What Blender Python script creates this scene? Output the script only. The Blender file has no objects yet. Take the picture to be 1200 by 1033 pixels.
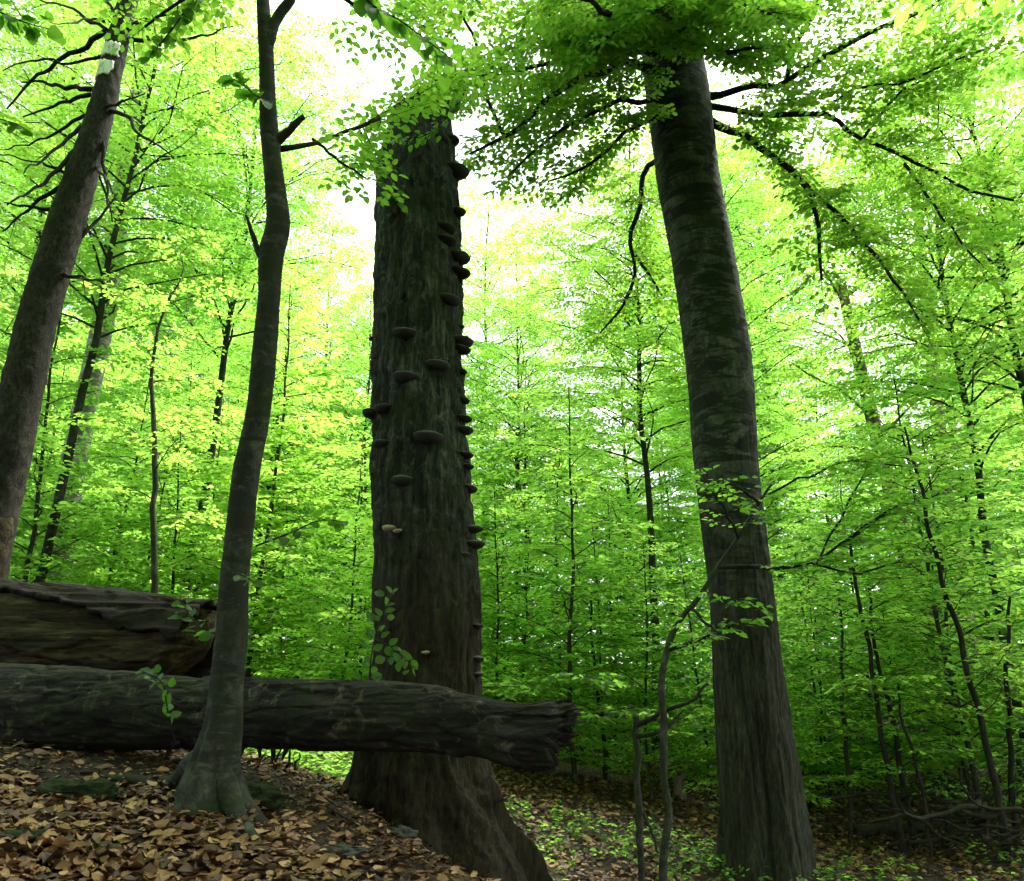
import bpy, math
import numpy as np
from mathutils import Vector
R = math.radians
SC = bpy.context.scene
COL = SC.collection

# ------------------------------------------------------------------ camera, sky, sun, exposure
CAM_Z, PITCH, F = 1.6, R(18.4), 942.0          # F: focal length in pixels of a 1200 wide picture
cd = bpy.data.cameras.new('camera'); cam = bpy.data.objects.new('camera', cd); COL.objects.link(cam)
cd.sensor_width = 36; cd.lens = 36*F/1200; cd.clip_start = 0.05; cd.clip_end = 2000
cam.location = (0, 0, CAM_Z); cam.rotation_euler = (math.pi/2+PITCH, 0, 0); SC.camera = cam
SUN_EL, SUN_AZ = 58, 48                         # sun ahead of the camera, a little to the right (degrees from +Y to +X)
w = bpy.data.worlds.new('World'); SC.world = w; w.use_nodes = True
nt = w.node_tree; bg = nt.nodes['Background']
sky = nt.nodes.new('ShaderNodeTexSky'); sky.sky_type = 'NISHITA'; sky.sun_disc = False
sky.sun_elevation = R(SUN_EL); sky.sun_rotation = R(SUN_AZ); sky.dust_density = 4; sky.air_density = 1.0; sky.altitude = 300
hsv = nt.nodes.new('ShaderNodeHueSaturation'); hsv.inputs['Saturation'].default_value = 0.35   # thin bright cloud
nt.links.new(sky.outputs[0], hsv.inputs['Color']); nt.links.new(hsv.outputs[0], bg.inputs['Color'])
bg.inputs['Strength'].default_value = 0.15
sd = bpy.data.lights.new('sun', 'SUN'); sun = bpy.data.objects.new('sun', sd); COL.objects.link(sun)
sd.energy = 2.2; sd.angle = R(8); sd.color = (1, 0.96, 0.88)
sun.rotation_euler = Vector((-math.sin(R(SUN_AZ))*math.cos(R(SUN_EL)), -math.cos(R(SUN_AZ))*math.cos(R(SUN_EL)), -math.sin(R(SUN_EL)))).to_track_quat('-Z', 'Y').to_euler()
sun.location = (10, 20, 40)
vs = SC.view_settings; vs.view_transform = 'Standard'; vs.look = 'None'; vs.gamma = 1; vs.exposure = 2.15
cy = SC.cycles; cy.debug_use_spatial_splits = True; cy.max_bounces = 5; cy.diffuse_bounces = 5; cy.transmission_bounces = 5; cy.glossy_bounces = 2
cy.caustics_reflective = False; cy.caustics_refractive = False; cy.sample_clamp_indirect = 8
cy.use_denoising = True; cy.use_adaptive_sampling = True; cy.adaptive_threshold = 0.04
try: cy.denoiser = 'OPENIMAGEDENOISE'
except Exception: pass

# ------------------------------------------------------------------ maths helpers
cP, sP = math.cos(PITCH), math.sin(PITCH)
def U(px, py, Y):
    """point in the place seen at picture point (px, py) at ground distance Y"""
    h = (px-600)/F; v = (516.5-py)/F
    dy = cP-sP*v; dz = sP+cP*v
    return np.array([h/dy*Y, Y, CAM_Z+dz/dy*Y])
def depth(p): return p[1]*cP+(p[2]-CAM_Z)*sP
def project(P):
    P = np.atleast_2d(P); d = P[:, 1]*cP+(P[:, 2]-CAM_Z)*sP; u = -P[:, 1]*sP+(P[:, 2]-CAM_Z)*cP
    d = np.where(np.abs(d) < 1e-6, 1e-6, d)
    return 600+F*P[:, 0]/d, 516.5-F*u/d, d
def _hash(ix, iy, iz, seed):
    n = (ix*374761393+iy*668265263+iz*2147483647+seed*974711) & 0xffffffff
    n = ((n ^ (n >> 13))*1274126177) & 0xffffffff
    n = n ^ (n >> 16)
    return (n & 0xffffff)/float(0xffffff)
def vnoise(x, y, z, seed=0):
    x, y, z = np.broadcast_arrays(np.asarray(x, float), np.asarray(y, float), np.asarray(z, float))
    fx, fy, fz = np.floor(x), np.floor(y), np.floor(z)
    ix, iy, iz = fx.astype(np.int64), fy.astype(np.int64), fz.astype(np.int64)
    u, v, t = x-fx, y-fy, z-fz
    u = u*u*(3-2*u); v = v*v*(3-2*v); t = t*t*(3-2*t)
    r = 0
    for a in (0, 1):
        for b in (0, 1):
            for c in (0, 1):
                r = r+_hash(ix+a, iy+b, iz+c, seed)*(u if a else 1-u)*(v if b else 1-v)*(t if c else 1-t)
    return r*2-1
def fbm(x, y, z, o=4, seed=0):
    s = 0; a = 1; t = 0
    for i in range(o):
        s = s+a*vnoise(np.asarray(x)*2**i, np.asarray(y)*2**i, np.asarray(z)*2**i, seed+i); t += a; a *= .5
    return s/t
def nrm(a): return a/np.maximum(np.linalg.norm(a, axis=-1, keepdims=True), 1e-9)
def smooth(a, b, x): t = np.clip((x-a)/(b-a), 0, 1); return t*t*(3-2*t)

# ------------------------------------------------------------------ object helpers
def mesh_np(name, V, faces, attr=None, flat=False):
    """faces: list of int arrays (n,3) or (n,4)"""
    me = bpy.data.meshes.new(name); V = np.ascontiguousarray(V, np.float32)
    faces = [np.asarray(f) for f in faces if len(f)]
    me.vertices.add(len(V)); me.vertices.foreach_set('co', V.ravel())
    loops = np.concatenate([f.ravel() for f in faces]).astype(np.int32)
    tot = np.concatenate([np.full(len(f), f.shape[1]) for f in faces]).astype(np.int32)
    me.loops.add(len(loops)); me.loops.foreach_set('vertex_index', loops)
    me.polygons.add(len(tot)); me.polygons.foreach_set('loop_start', np.concatenate([[0], np.cumsum(tot)[:-1]]).astype(np.int32))
    me.polygons.foreach_set('loop_total', tot)
    if not flat: me.polygons.foreach_set('use_smooth', np.ones(len(tot), bool))
    for k, v in (attr or {}).items():
        a = me.attributes.new(k, 'FLOAT', 'POINT'); a.data.foreach_set('value', np.ascontiguousarray(v, np.float32))
    me.update(calc_edges=True); me.validate()
    return me
def obj(name, me, mat=None, parent=None):
    o = bpy.data.objects.new(name, me); COL.objects.link(o)
    if mat is not None and me is not None and len(me.materials) == 0: me.materials.append(mat)
    if parent is not None: o.parent = parent
    return o
def tag(o, label=None, cat=None, group=None, kind=None):
    for k, v in (('label', label), ('category', cat), ('group', group), ('kind', kind)):
        if v: o[k] = v
    return o
def thing(name, label, cat, loc=(0, 0, 0), group=None):
    o = bpy.data.objects.new(name, None); COL.objects.link(o); o.location = loc; o.empty_display_size = .2
    return tag(o, label, cat, group)
class MB:
    def __init__(s): s.V = []; s.F = {3: [], 4: []}; s.n = 0
    def add(s, V, *faces):
        for f in faces:
            f = np.asarray(f)
            if len(f): s.F[f.shape[1]].append(f+s.n)
        s.V.append(V); s.n += len(V); return s
    def mesh(s, name, off=(0, 0, 0)):
        return mesh_np(name, np.concatenate(s.V)-np.asarray(off), [np.concatenate(f) for f in s.F.values() if f])
def resample(pts, m):
    """smooth curve (Catmull-Rom) through the rows of pts, m samples evenly along its length; extra columns ride along"""
    pts = np.asarray(pts, float); n = len(pts)
    Q = np.vstack([2*pts[0]-pts[1], pts, 2*pts[-1]-pts[-2]])
    out = []
    k = max(4, 4*m//max(n-1, 1))
    for i in range(n-1):
        p0, p1, p2, p3 = Q[i:i+4]; t = np.linspace(0, 1, k, endpoint=False)[:, None]
        out.append(.5*(2*p1+(p2-p0)*t+(2*p0-5*p1+4*p2-p3)*t**2+(3*p1-p0-3*p2+p3)*t**3))
    out = np.vstack(out+[pts[-1:]])
    s = np.concatenate([[0], np.cumsum(np.linalg.norm(np.diff(out[:, :3], axis=0), axis=1))])
    q = np.linspace(0, s[-1], m)
    return np.stack([np.interp(q, s, out[:, c]) for c in range(out.shape[1])], 1)
def frames(P):
    T = nrm(np.gradient(P, axis=0))
    ref = np.array([1., 0, 0]) if abs(T[:, 2]).mean() > .6 else np.array([0, 0, 1.])
    S = nrm(ref-T*(T@ref)[:, None]); B = np.cross(T, S)
    return T, S, B
def tube(P, r, ns=6, disp=None, cap=True):
    """tube round curve P with radii r; disp(theta, s01, surface points) -> radius change in metres"""
    P = np.asarray(P, float); n = len(P); T, S, B = frames(P)
    th = np.linspace(0, 2*np.pi, ns, endpoint=False)
    D = S[:, None]*np.cos(th)[None, :, None]+B[:, None]*np.sin(th)[None, :, None]
    rr = np.repeat(np.asarray(r, float)[:, None], ns, 1)
    V = P[:, None]+D*rr[..., None]
    if disp is not None:
        rr = np.maximum(rr+disp(np.repeat(th[None], n, 0), np.repeat(np.linspace(0, 1, n)[:, None], ns, 1), V, rr), .002)
        V = P[:, None]+D*rr[..., None]
    i = np.arange(n-1)[:, None]; j = np.arange(ns)[None]; k = (j+1) % ns
    q = np.stack([i*ns+j, i*ns+k, (i+1)*ns+k, (i+1)*ns+j], -1).reshape(-1, 4)
    V = V.reshape(-1, 3); tri = np.zeros((0, 3), int)
    if cap:
        j = np.arange(ns); k = (j+1) % ns; a = len(V)
        V = np.vstack([V, P[:1], P[-1:]])
        tri = np.vstack([np.stack([k, j, np.full(ns, a)], 1), np.stack([(n-1)*ns+j, (n-1)*ns+k, np.full(ns, a+1)], 1)])
    return V, q, tri
def pix_curve(rows, m, rad=True):
    """rows of (px, py, Y, width px) -> curve points and radii"""
    A = []
    for px, py, Y, wd in rows:
        p = U(px, py, Y); A.append([*p, wd*.5*depth(p)/F])
    A = resample(A, m); return A[:, :3], A[:, 3]
def seg_mesh(mb, P0, P1, r0, r1):
    """thin three-sided twigs, all at once"""
    D = nrm(P1-P0); ref = np.where(np.abs(D[:, 2:]) > .8, [[1., 0, 0]], [[0, 0, 1.]])
    S = nrm(np.cross(D, ref)); B = np.cross(D, S); n = len(P0); V = np.zeros((n, 6, 3))
    for i in range(3):
        a = 2*np.pi*i/3; d = S*np.cos(a)+B*np.sin(a)
        V[:, i] = P0+d*np.reshape(r0, (-1, 1)); V[:, 3+i] = P1+d*np.reshape(r1, (-1, 1))
    q = np.array([[0, 1, 4, 3], [1, 2, 5, 4], [2, 0, 3, 5]])
    mb.add(V.reshape(-1, 3), (np.arange(n)[:, None, None]*6+q).reshape(-1, 4))

# ------------------------------------------------------------------ leaves
LEAF6 = np.array([[0, 0, 0], [.36, .5, .10], [.74, .38, .06], [1, 0, -.06], [.74, -.38, .06], [.36, -.5, .10]])
def leaf_mesh(name, p, d, n, l, rng, wr=.62):
    """p base, d direction, n normal, l length (arrays); two folded quads a leaf"""
    N = len(p); d = nrm(d); n = nrm(n-d*(n*d).sum(1, keepdims=True)); s = np.cross(d, n)
    wv = wr*rng.uniform(.85, 1.15, N)
    V = p[:, None]+l[:, None, None]*(d[:, None]*LEAF6[None, :, :1]+s[:, None]*LEAF6[None, :, 1:2]*wv[:, None, None]+n[:, None]*(LEAF6[None, :, 2:]*rng.uniform(.2, 1.8, N)[:, None, None]))
    q = np.array([[0, 1, 2, 3], [0, 3, 4, 5]])
    f = (np.arange(N)[:, None, None]*6+q).reshape(-1, 4)
    return mesh_np(name, V.reshape(-1, 3), [f], {'rnd': np.repeat(rng.random(N), 6)}, flat=True)
UPV = np.array([0, 0, 1.])
def foliage(rng, curves, t0=.25, sp2=.22, k2=.45, min2=.2, max2=1.2, sp3=.11, l3=.3, ls=.042, leaf=.078, jit=.38, droop=.12, keep=None):
    """leafy side twigs in flat layers along the curves -> leaves (p, d, n, l), twig segments"""
    P2, D2, L2 = [], [], []
    for pts in curves:
        seg = np.linalg.norm(np.diff(pts, axis=0), axis=1); cs = np.concatenate([[0], np.cumsum(seg)]); L = cs[-1]
        n2 = max(2, int(L*(1-t0)/sp2)); t = t0+(1-t0)*(np.arange(n2)+rng.random(n2))/n2
        pos = np.stack([np.interp(t*L, cs, pts[:, c]) for c in range(3)], 1)
        T = nrm(np.gradient(pts, axis=0)); tan = nrm(np.stack([np.interp(t*L, cs, T[:, c]) for c in range(3)], 1))
        perp = nrm(np.cross(np.broadcast_to(UPV, tan.shape)+.01, tan)); sd_ = np.where(np.arange(n2) % 2, 1, -1)[:, None]
        a = np.radians(rng.uniform(32, 68, n2))[:, None]
        d = np.cos(a)*tan+sd_*np.sin(a)*perp; d[:, 2] = d[:, 2]*.6+rng.uniform(-.2, .2, n2)
        ln = np.minimum(min2+k2*L*(1-t)*rng.uniform(.5, 1, n2), max2)
        P2 += [pos, pts[-1:]]; D2 += [nrm(d), T[-1:]]; L2 += [ln, np.array([max(min2, .12)])]
    P2 = np.vstack(P2); D2 = np.vstack(D2); L2 = np.concatenate(L2)
    n3 = np.maximum(1, (L2/sp3).astype(int)); ix = np.repeat(np.arange(len(P2)), n3); m = len(ix)
    k = np.arange(m)-np.repeat(np.cumsum(n3)-n3, n3); t = (k+rng.random(m)*.8)/n3[ix]
    perp = nrm(np.cross(np.broadcast_to(UPV, (m, 3))+.01, D2[ix])); sd_ = np.where(k % 2, 1, -1)[:, None]
    a = np.radians(rng.uniform(35, 65, m))[:, None]
    D3 = np.cos(a)*D2[ix]+sd_*np.sin(a)*perp; D3[:, 2] += rng.uniform(-.25, .12, m)
    P3 = P2[ix]+D2[ix]*(t*L2[ix])[:, None]; P3[:, 2] -= droop*(t*L2[ix])**2
    L3 = l3*rng.uniform(.4, 1, m)*(1-.45*t)
    PA = np.vstack([P2, P3]); DA = nrm(np.vstack([D2, D3])); LA = np.concatenate([L2, L3]); t_first = np.concatenate([np.full(len(P2), .35), np.full(m, .1)])
    n4 = np.maximum(2, (LA*(1-t_first)/ls).astype(int)); ix = np.repeat(np.arange(len(PA)), n4); M = len(ix)
    k = np.arange(M)-np.repeat(np.cumsum(n4)-n4, n4); t = t_first[ix]+(1-t_first[ix])*(k+1)/n4[ix]
    p = PA[ix]+DA[ix]*(t*LA[ix])[:, None]; p[:, 2] -= droop*(t*LA[ix])**2
    perp = nrm(np.cross(np.broadcast_to(UPV, (M, 3))+.01, DA[ix])); last = (k == n4[ix]-1)
    sd_ = np.where(k % 2, 1, -1); a = np.radians(np.where(last, 0, rng.uniform(38, 66, M)))
    d = np.cos(a)[:, None]*DA[ix]+(sd_*np.sin(a))[:, None]*perp; d += rng.normal(0, .12, (M, 3)); d[:, 2] -= .12
    n = UPV+rng.normal(0, jit, (M, 3)); l = leaf*rng.uniform(.6, 1.15, M)
    segs = (P2, P2+D2*L2[:, None]-np.stack([0*L2, 0*L2, droop*L2**2], 1), P3, P3+D3*L3[:, None])
    if keep is not None:
        kk = keep(p); p, d, n, l = p[kk], d[kk], n[kk], l[kk]
    return (p, d, n, l), segs

# ------------------------------------------------------------------ materials
class NT:
    def __init__(s, name):
        s.m = bpy.data.materials.new(name); s.m.use_nodes = True; s.t = s.m.node_tree; s.b = s.t.nodes['Principled BSDF']; s.out = s.t.nodes['Material Output']
    def n(s, typ, **kw):
        x = s.t.nodes.new('ShaderNode'+typ)
        for k, v in kw.items():
            if hasattr(x, k) and k not in x.inputs: setattr(x, k, v)
            else: x.inputs[k].default_value = v
        return x
    def l(s, a, b): s.t.links.new(a, b)
    def coords(s, scale=(1, 1, 1), obj_=True):
        tc = s.n('TexCoord'); mp = s.n('Mapping'); mp.inputs['Scale'].default_value = scale
        s.l(tc.outputs['Object' if obj_ else 'Generated'], mp.inputs['Vector']); return mp.outputs[0]
    def noise(s, vec, scale, detail=5, rough=.6, dist=0):
        x = s.n('TexNoise'); x.inputs['Scale'].default_value = scale; x.inputs['Detail'].default_value = detail
        x.inputs['Roughness'].default_value = rough; x.inputs['Distortion'].default_value = dist; s.l(vec, x.inputs['Vector']); return x.outputs['Fac']
    def ramp(s, fac, stops):
        x = s.n('ValToRGB'); e = x.color_ramp.elements
        while len(e) < len(stops): e.new(.5)
        for el, (p, c) in zip(e, stops): el.position = p; el.color = (*c, 1) if len(c) == 3 else c
        s.l(fac, x.inputs[0]); return x.outputs[0]
    def mix(s, fac, a, b, typ='MIX'):
        x = s.n('MixRGB'); x.blend_type = typ
        for i, v in ((0, fac), (1, a), (2, b)):
            if hasattr(v, 'is_output'): s.l(v, x.inputs[i])
            elif i == 0: x.inputs[0].default_value = v
            else: x.inputs[i].default_value = (*v, 1)
        return x.outputs[0]
    def bump(s, h, strength, dist=.02):
        x = s.n('Bump'); x.inputs['Strength'].default_value = strength; x.inputs['Distance'].default_value = dist
        s.l(h, x.inputs['Height']); s.l(x.outputs[0], s.b.inputs['Normal'])
G = lambda v: (v, v, v)

def leaf_material(name, refl, trans, hue=.04, fac=.55):
    t = NT(name)
    at = t.n('Attribute'); at.attribute_name = 'rnd'; oi = t.n('ObjectInfo')
    add = t.n('Math'); add.operation = 'ADD'; t.l(at.outputs['Fac'], add.inputs[0]); t.l(oi.outputs['Random'], add.inputs[1])
    half = t.n('Math'); half.operation = 'MULTIPLY'; half.inputs[1].default_value = .5; t.l(add.outputs[0], half.inputs[0])
    def vary(col, k):
        dk = tuple(c*a for c, a in zip(col, (.62, .78, .7))); lt = tuple(min(.95, c*a) for c, a in zip(col, (1.3, 1.1, 1.1)))
        return t.ramp(half.outputs[0], [(.15, dk), (.5, col), (.85, lt)])
    t.l(vary(refl, 0), t.b.inputs['Base Color']); t.b.inputs['Roughness'].default_value = .42; t.b.inputs['Specular IOR Level'].default_value = .35
    tr = t.n('BsdfTranslucent'); t.l(vary(trans, 1), tr.inputs['Color'])
    mx = t.n('MixShader'); mx.inputs[0].default_value = fac
    t.l(t.b.outputs[0], mx.inputs[1]); t.l(tr.outputs[0], mx.inputs[2]); t.l(mx.outputs[0], t.out.inputs['Surface'])
    return t.m
M = {}
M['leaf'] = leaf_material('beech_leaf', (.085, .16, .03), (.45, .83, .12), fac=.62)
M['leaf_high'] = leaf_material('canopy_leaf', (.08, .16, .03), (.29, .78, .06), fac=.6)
M['leaf_mid'] = leaf_material('shade_leaf', (.06, .12, .025), (.28, .58, .05), fac=.54)  # darker copy of the beech leaf, some shade put into the colour
M['leaf_near_shaded'] = leaf_material('near_leaf_shaded', (.05, .11, .02), (.18, .44, .03), fac=.5)  # close leaves darkened in the colour itself to look shaded

def bark_material(name, dark, mid, light, stretch=(1, 1, .15), scale=14, moss=None, mossc=.0, lich=None, lichfac=0, bump=.5, patch=None, low=None):
    t = NT(name); v = t.coords(stretch); vo = t.coords()
    a = t.noise(v, scale, 6, .65, .3); b = t.noise(vo, 3.2, 4, .6)
    f2 = t.noise(v, scale*3.7, 5, .7, .4); a = t.mix(.42, a, f2)
    c = t.ramp(a, [(.4, dark), (.5, mid), (.6, light)])
    c = t.mix(t.ramp(b, [(.38, G(0)), (.62, G(.6))]), c, dark)
    if lich:
        q = t.noise(vo, 9, 6, .7, .6); c = t.mix(t.ramp(q, [(.56, G(0)), (.66, G(lichfac))]), c, lich)
    if patch:                                  # dark weathered blotches, wider than tall
        q = t.noise(t.coords((1, 1, 3.6)), 2.4, 7, .68, .8); c = t.mix(t.ramp(q, [(.47, G(0)), (.53, G(.88))]), c, patch)
    if moss:
        q = t.noise(vo, 4, 5, .65, .4); z = t.n('SeparateXYZ'); t.l(t.coords(), z.inputs[0])
        c = t.mix(t.ramp(q, [(.5-mossc*.25, G(0)), (.66-mossc*.25, G(.9))]), c, moss)
    if low:                                    # earth-dark, rotten lower stem
        z = t.n('SeparateXYZ'); t.l(t.coords(), z.inputs[0]); mr = t.n('MapRange'); mr.inputs[1].default_value = low[1]; mr.inputs[2].default_value = low[2]; mr.inputs[3].default_value = 1; mr.inputs[4].default_value = 0
        q = t.noise(vo, 2.5, 5, .6); ad = t.n('Math'); ad.operation = 'MULTIPLY_ADD'; ad.inputs[1].default_value = 1.2; t.l(q, ad.inputs[0]); t.l(z.outputs[2], ad.inputs[2])
        t.l(ad.outputs[0], mr.inputs[0]); a2 = t.mix(.45, t.noise(t.coords((1, 1, .1)), 17, 6, .68, .3), t.noise(t.coords((1, 1, .2)), 52, 5, .7)); c = t.mix(mr.outputs[0], c, t.ramp(a2, [(.38, tuple(x*.3 for x in low[0])), (.5, low[0]), (.62, tuple(x*2.1 for x in low[0]))]))
    t.l(c, t.b.inputs['Base Color']); t.b.inputs['Roughness'].default_value = .9; t.b.inputs['Specular IOR Level'].default_value = .2
    h = t.mix(.4, a, t.noise(vo, 45, 5, .7)); t.bump(h, bump, .03)
    return t.m
M['snag'] = bark_material('snag_bark', (0.00924, 0.0091, 0.00792), (0.033, 0.0336, 0.0288), (0.099, 0.1036, 0.0864), (1, 1, .15), 13, (0.01848, 0.0266, 0.00864), .0, (0.132, 0.1435, 0.1188), .55, 1, low=((0.02244, 0.0161, 0.00936), 2.2, 3.6))
M['beech'] = bark_material('beech_bark', (0.036, 0.03724, 0.03192), (0.0792, 0.08284, 0.07144), (0.1368, 0.1429, 0.1216), (1, 1, .6), 8, (0.0216, 0.0304, 0.0114), .0, (0.1584, 0.171, 0.1444), .5, .6, patch=(0.01152, 0.01178, 0.00988), low=((0.03, 0.029, 0.019), 2.8, 4.6))
M['young'] = bark_material('young_beech_bark', (0.0168, 0.01606, 0.01296), (0.042, 0.04088, 0.0324), (0.077, 0.07665, 0.0612), (1, 1, .6), 8, (0.0175, 0.02628, 0.00864), .05, (0.105, 0.1095, 0.09), .55, .45, patch=(0.0182, 0.01752, 0.01368))
M['spruce'] = bark_material('spruce_bark', (.010, .0088, .0064), (.03, .026, .0185), (.06, .053, .04), (1, 1, .45), 30, None, 0, (.085, .083, .065), .3, 1)
M['pale'] = bark_material('pale_beech_bark', (.14, .13, .11), (.32, .31, .27), (.45, .45, .4), (1, 1, .6), 6, None, 0, (.55, .55, .5), .7, .3, patch=(.12, .12, .095))
M['brown'] = bark_material('brown_bark', (.10, .07, .055), (.22, .16, .12), (.3, .24, .19), (1, 1, .3), 20, None, 0, (.3, .27, .22), .5, .6)
M['twig'] = bark_material('twig_bark', (.012, .010, .008), (.028, .024, .019), (.05, .045, .036), (1, 1, .5), 20, bump=.2)
M['sapling'] = bark_material('sapling_bark', (0.0192, 0.01848, 0.0136), (0.048, 0.04704, 0.0352), (0.104, 0.105, 0.08), (1, 1, .5), 20, (0.028, 0.042, 0.012), .05, bump=.3)
M['log'] = bark_material('log_bark', (.0062, .0056, .0048), (.0195, .0175, .0138), (.055, .049, .037), (.12, 1, 1), 13, (.018, .025, .007), .0, (.125, .108, .066), .7, 1)
M['rot'] = bark_material('rotten_wood', (0.0105, 0.00792, 0.0042), (0.042, 0.03096, 0.0133), (0.105, 0.0828, 0.035), (.06, 1, 1), 12, None, 0, None, 0, 1)
M['rotbark'] = bark_material('rotten_bark', (0.0048, 0.0039, 0.0027), (0.0144, 0.0114, 0.0078), (0.03, 0.0246, 0.0162), (.15, 1, 1), 12, (0.018, 0.018, 0.006), .0, None, 0, 1)
M['stick'] = bark_material('stick_bark', (.014, .011, .008), (.04, .032, .024), (.085, .07, .053), (1, 1, 1), 14, (.035, .045, .014), .0, bump=.4)
M['moss'] = bark_material('moss', (.008, .012, .003), (.02, .031, .007), (.045, .063, .012), (1, 1, 1), 30, None, 0, None, 0, 1)
M['stone'] = bark_material('stone', (.025, .025, .022), (.06, .06, .054), (.11, .11, .1), (1, 1, 1), 9, None, 0, None, 0, .6)
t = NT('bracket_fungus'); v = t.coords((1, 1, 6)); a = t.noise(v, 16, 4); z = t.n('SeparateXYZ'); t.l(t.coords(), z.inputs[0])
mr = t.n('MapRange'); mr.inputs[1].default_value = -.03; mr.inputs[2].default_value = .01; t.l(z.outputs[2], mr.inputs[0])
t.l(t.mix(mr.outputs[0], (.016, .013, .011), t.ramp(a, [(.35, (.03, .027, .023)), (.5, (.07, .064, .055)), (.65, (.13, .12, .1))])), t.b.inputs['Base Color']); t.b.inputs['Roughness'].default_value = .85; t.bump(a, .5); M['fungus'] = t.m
t = NT('pale_fungus'); a = t.noise(t.coords(), 25, 4)
t.l(t.ramp(a, [(.3, (.2, .15, .09)), (.7, (.45, .37, .24))]), t.b.inputs['Base Color']); t.b.inputs['Roughness'].default_value = .85; M['palefungus'] = t.m
t = NT('trail_paint'); a = t.noise(t.coords((1, 1, .3)), 22, 5, .7)
t.l(t.ramp(a, [(.34, (.12, .095, .07)), (.46, (.72, .71, .66)), (.8, (.82, .81, .77))]), t.b.inputs['Base Color']); t.b.inputs['Roughness'].default_value = .7; M['paint'] = t.m
t = NT('fallen_leaf'); at = t.n('Attribute'); at.attribute_name = 'rnd'; oi = t.n('ObjectInfo'); ad = t.n('Math'); ad.operation = 'ADD'; t.l(at.outputs['Fac'], ad.inputs[0]); t.l(oi.outputs['Random'], ad.inputs[1])
fr = t.n('Math'); fr.operation = 'FRACT'; t.l(ad.outputs[0], fr.inputs[0])
c = t.ramp(fr.outputs[0], [(0, (.024, .010, .005)), (.3, (.075, .031, .012)), (.55, (.19, .083, .03)), (.82, (.31, .16, .062)), (1, (.43, .26, .125))])
c = t.mix(t.ramp(t.noise(t.coords(), 60, 3), [(.4, G(0)), (.8, G(.6))]), c, (.1, .05, .025)); t.l(c, t.b.inputs['Base Color']); t.b.inputs['Roughness'].default_value = .55; t.b.inputs['Specular IOR Level'].default_value = .35
M['fallen'] = t.m
t = NT('forest_floor'); v = t.coords(); a = t.noise(v, 9, 8, .7, .5); b = t.noise(v, 1.3, 4, .6)
c = t.ramp(a, [(.36, (.006, .0035, .002)), (.48, (.022, .012, .006)), (.58, (.05, .027, .013)), (.7, (.1, .058, .028))])
c = t.mix(t.ramp(b, [(.56, G(0)), (.7, G(.5))]), c, (.018, .024, .007)); t.l(c, t.b.inputs['Base Color']); t.b.inputs['Roughness'].default_value = .95
t.bump(t.mix(.5, a, t.noise(v, 40, 6, .7)), 1, .06); M['ground'] = t.m

# ------------------------------------------------------------------ ground
CT = [(0, 1033, 3.2), (150, 1033, 3.35), (300, 1033, 3.6), (450, 1033, 4.0), (520, 1033, 4.3), (0, 950, 4.0), (0, 885, 5.2), (120, 895, 5.2), (130, 960, 4.1),
      (250, 945, 4.4), (330, 990, 4.1), (380, 935, 5.4), (430, 975, 5.2), (490, 1000, 5.2), (340, 886, 8.0), (405, 925, 6.3), (620, 1050, 6.7), (560, 1045, 6.4), (650, 1000, 8), (700, 930, 11.5), (620, 905, 12.5),
      (800, 900, 14), (830, 1030, 8), (950, 1040, 8.3), (1000, 985, 11), (1000, 1030, 8.4), (1180, 1030, 8.6), (1150, 960, 12), (900, 930, 14)]
CP = np.array([U(*c) for c in CT]+[(-3.2, 6.6, 1.55), (-4.5, 6, 1.75), (-5, 8, 2.0), (-3, 9.5, 1.5), (-8, 12, 2.4), (-4, 14, 1.6), (0, 18, 1.0), (6, 17, .7), (12, 14, .6), (-14, 22, 3), (-6, 24, 1.8), (4, 28, 1.6), (14, 26, 1.5),
              (0, 0, .1), (-2, 0, .5), (2.5, 0, 0), (-.6, 2.2, .55), (3, 4, -.02), (.9, 4.3, .12), (1.6, 6, .08), (5, 5, .05), (8, 9, .15), (-6, 2, 1.4), (0, -8, 0), (-10, -8, 1.6), (10, -8, 0), (-4, 3.5, 1.45),
              (-40, 40, 6), (40, 40, 4), (0, 50, 4), (-60, -60, 3), (60, -60, 3), (-200, 300, 12), (200, 300, 12), (-400, 0, 6), (400, 0, 6), (0, -200, 3)], float)
_d = np.linalg.norm(CP[:, None, :2]-CP[None, :, :2], axis=2)
_A = np.block([[_d+np.eye(len(CP))*.02, np.ones((len(CP), 1))], [np.ones((1, len(CP))), np.zeros((1, 1))]])
_W = np.linalg.solve(_A, np.concatenate([CP[:, 2], [0]]))
def gz(x, y):
    x = np.asarray(x, float); y = np.asarray(y, float); s = x.shape; x = x.ravel(); y = y.ravel()
    r = np.sqrt((x[:, None]-CP[None, :, 0])**2+(y[:, None]-CP[None, :, 1])**2+.08)
    z = r@_W[:-1]+_W[-1]
    z = z+.07*fbm(x*1.1, y*1.1, 0, 3, 5)+.03*fbm(x*4, y*4, 0, 3, 9)
    return z.reshape(s)
_ru = np.linspace(-1, 1, 240); gx = np.sinh(_ru*5.6)/np.sinh(5.6)*330
_rv = np.linspace(-.62, 1, 270); gy = 5+np.sinh(_rv*5.6)/np.sinh(5.6)*330
X, Y = np.meshgrid(gx, gy); Z = gz(X, Y)
nx, ny = len(gx), len(gy); i = np.arange(ny-1)[:, None]; j = np.arange(nx-1)[None]
ground = obj('ground', mesh_np('ground', np.stack([X, Y, Z], -1).reshape(-1, 3), [np.stack([i*nx+j, i*nx+j+1, (i+1)*nx+j+1, (i+1)*nx+j], -1).reshape(-1, 4)]), M['ground'])
tag(ground, 'sloping forest floor of brown leaf litter and earth', 'ground', kind='structure')

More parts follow.
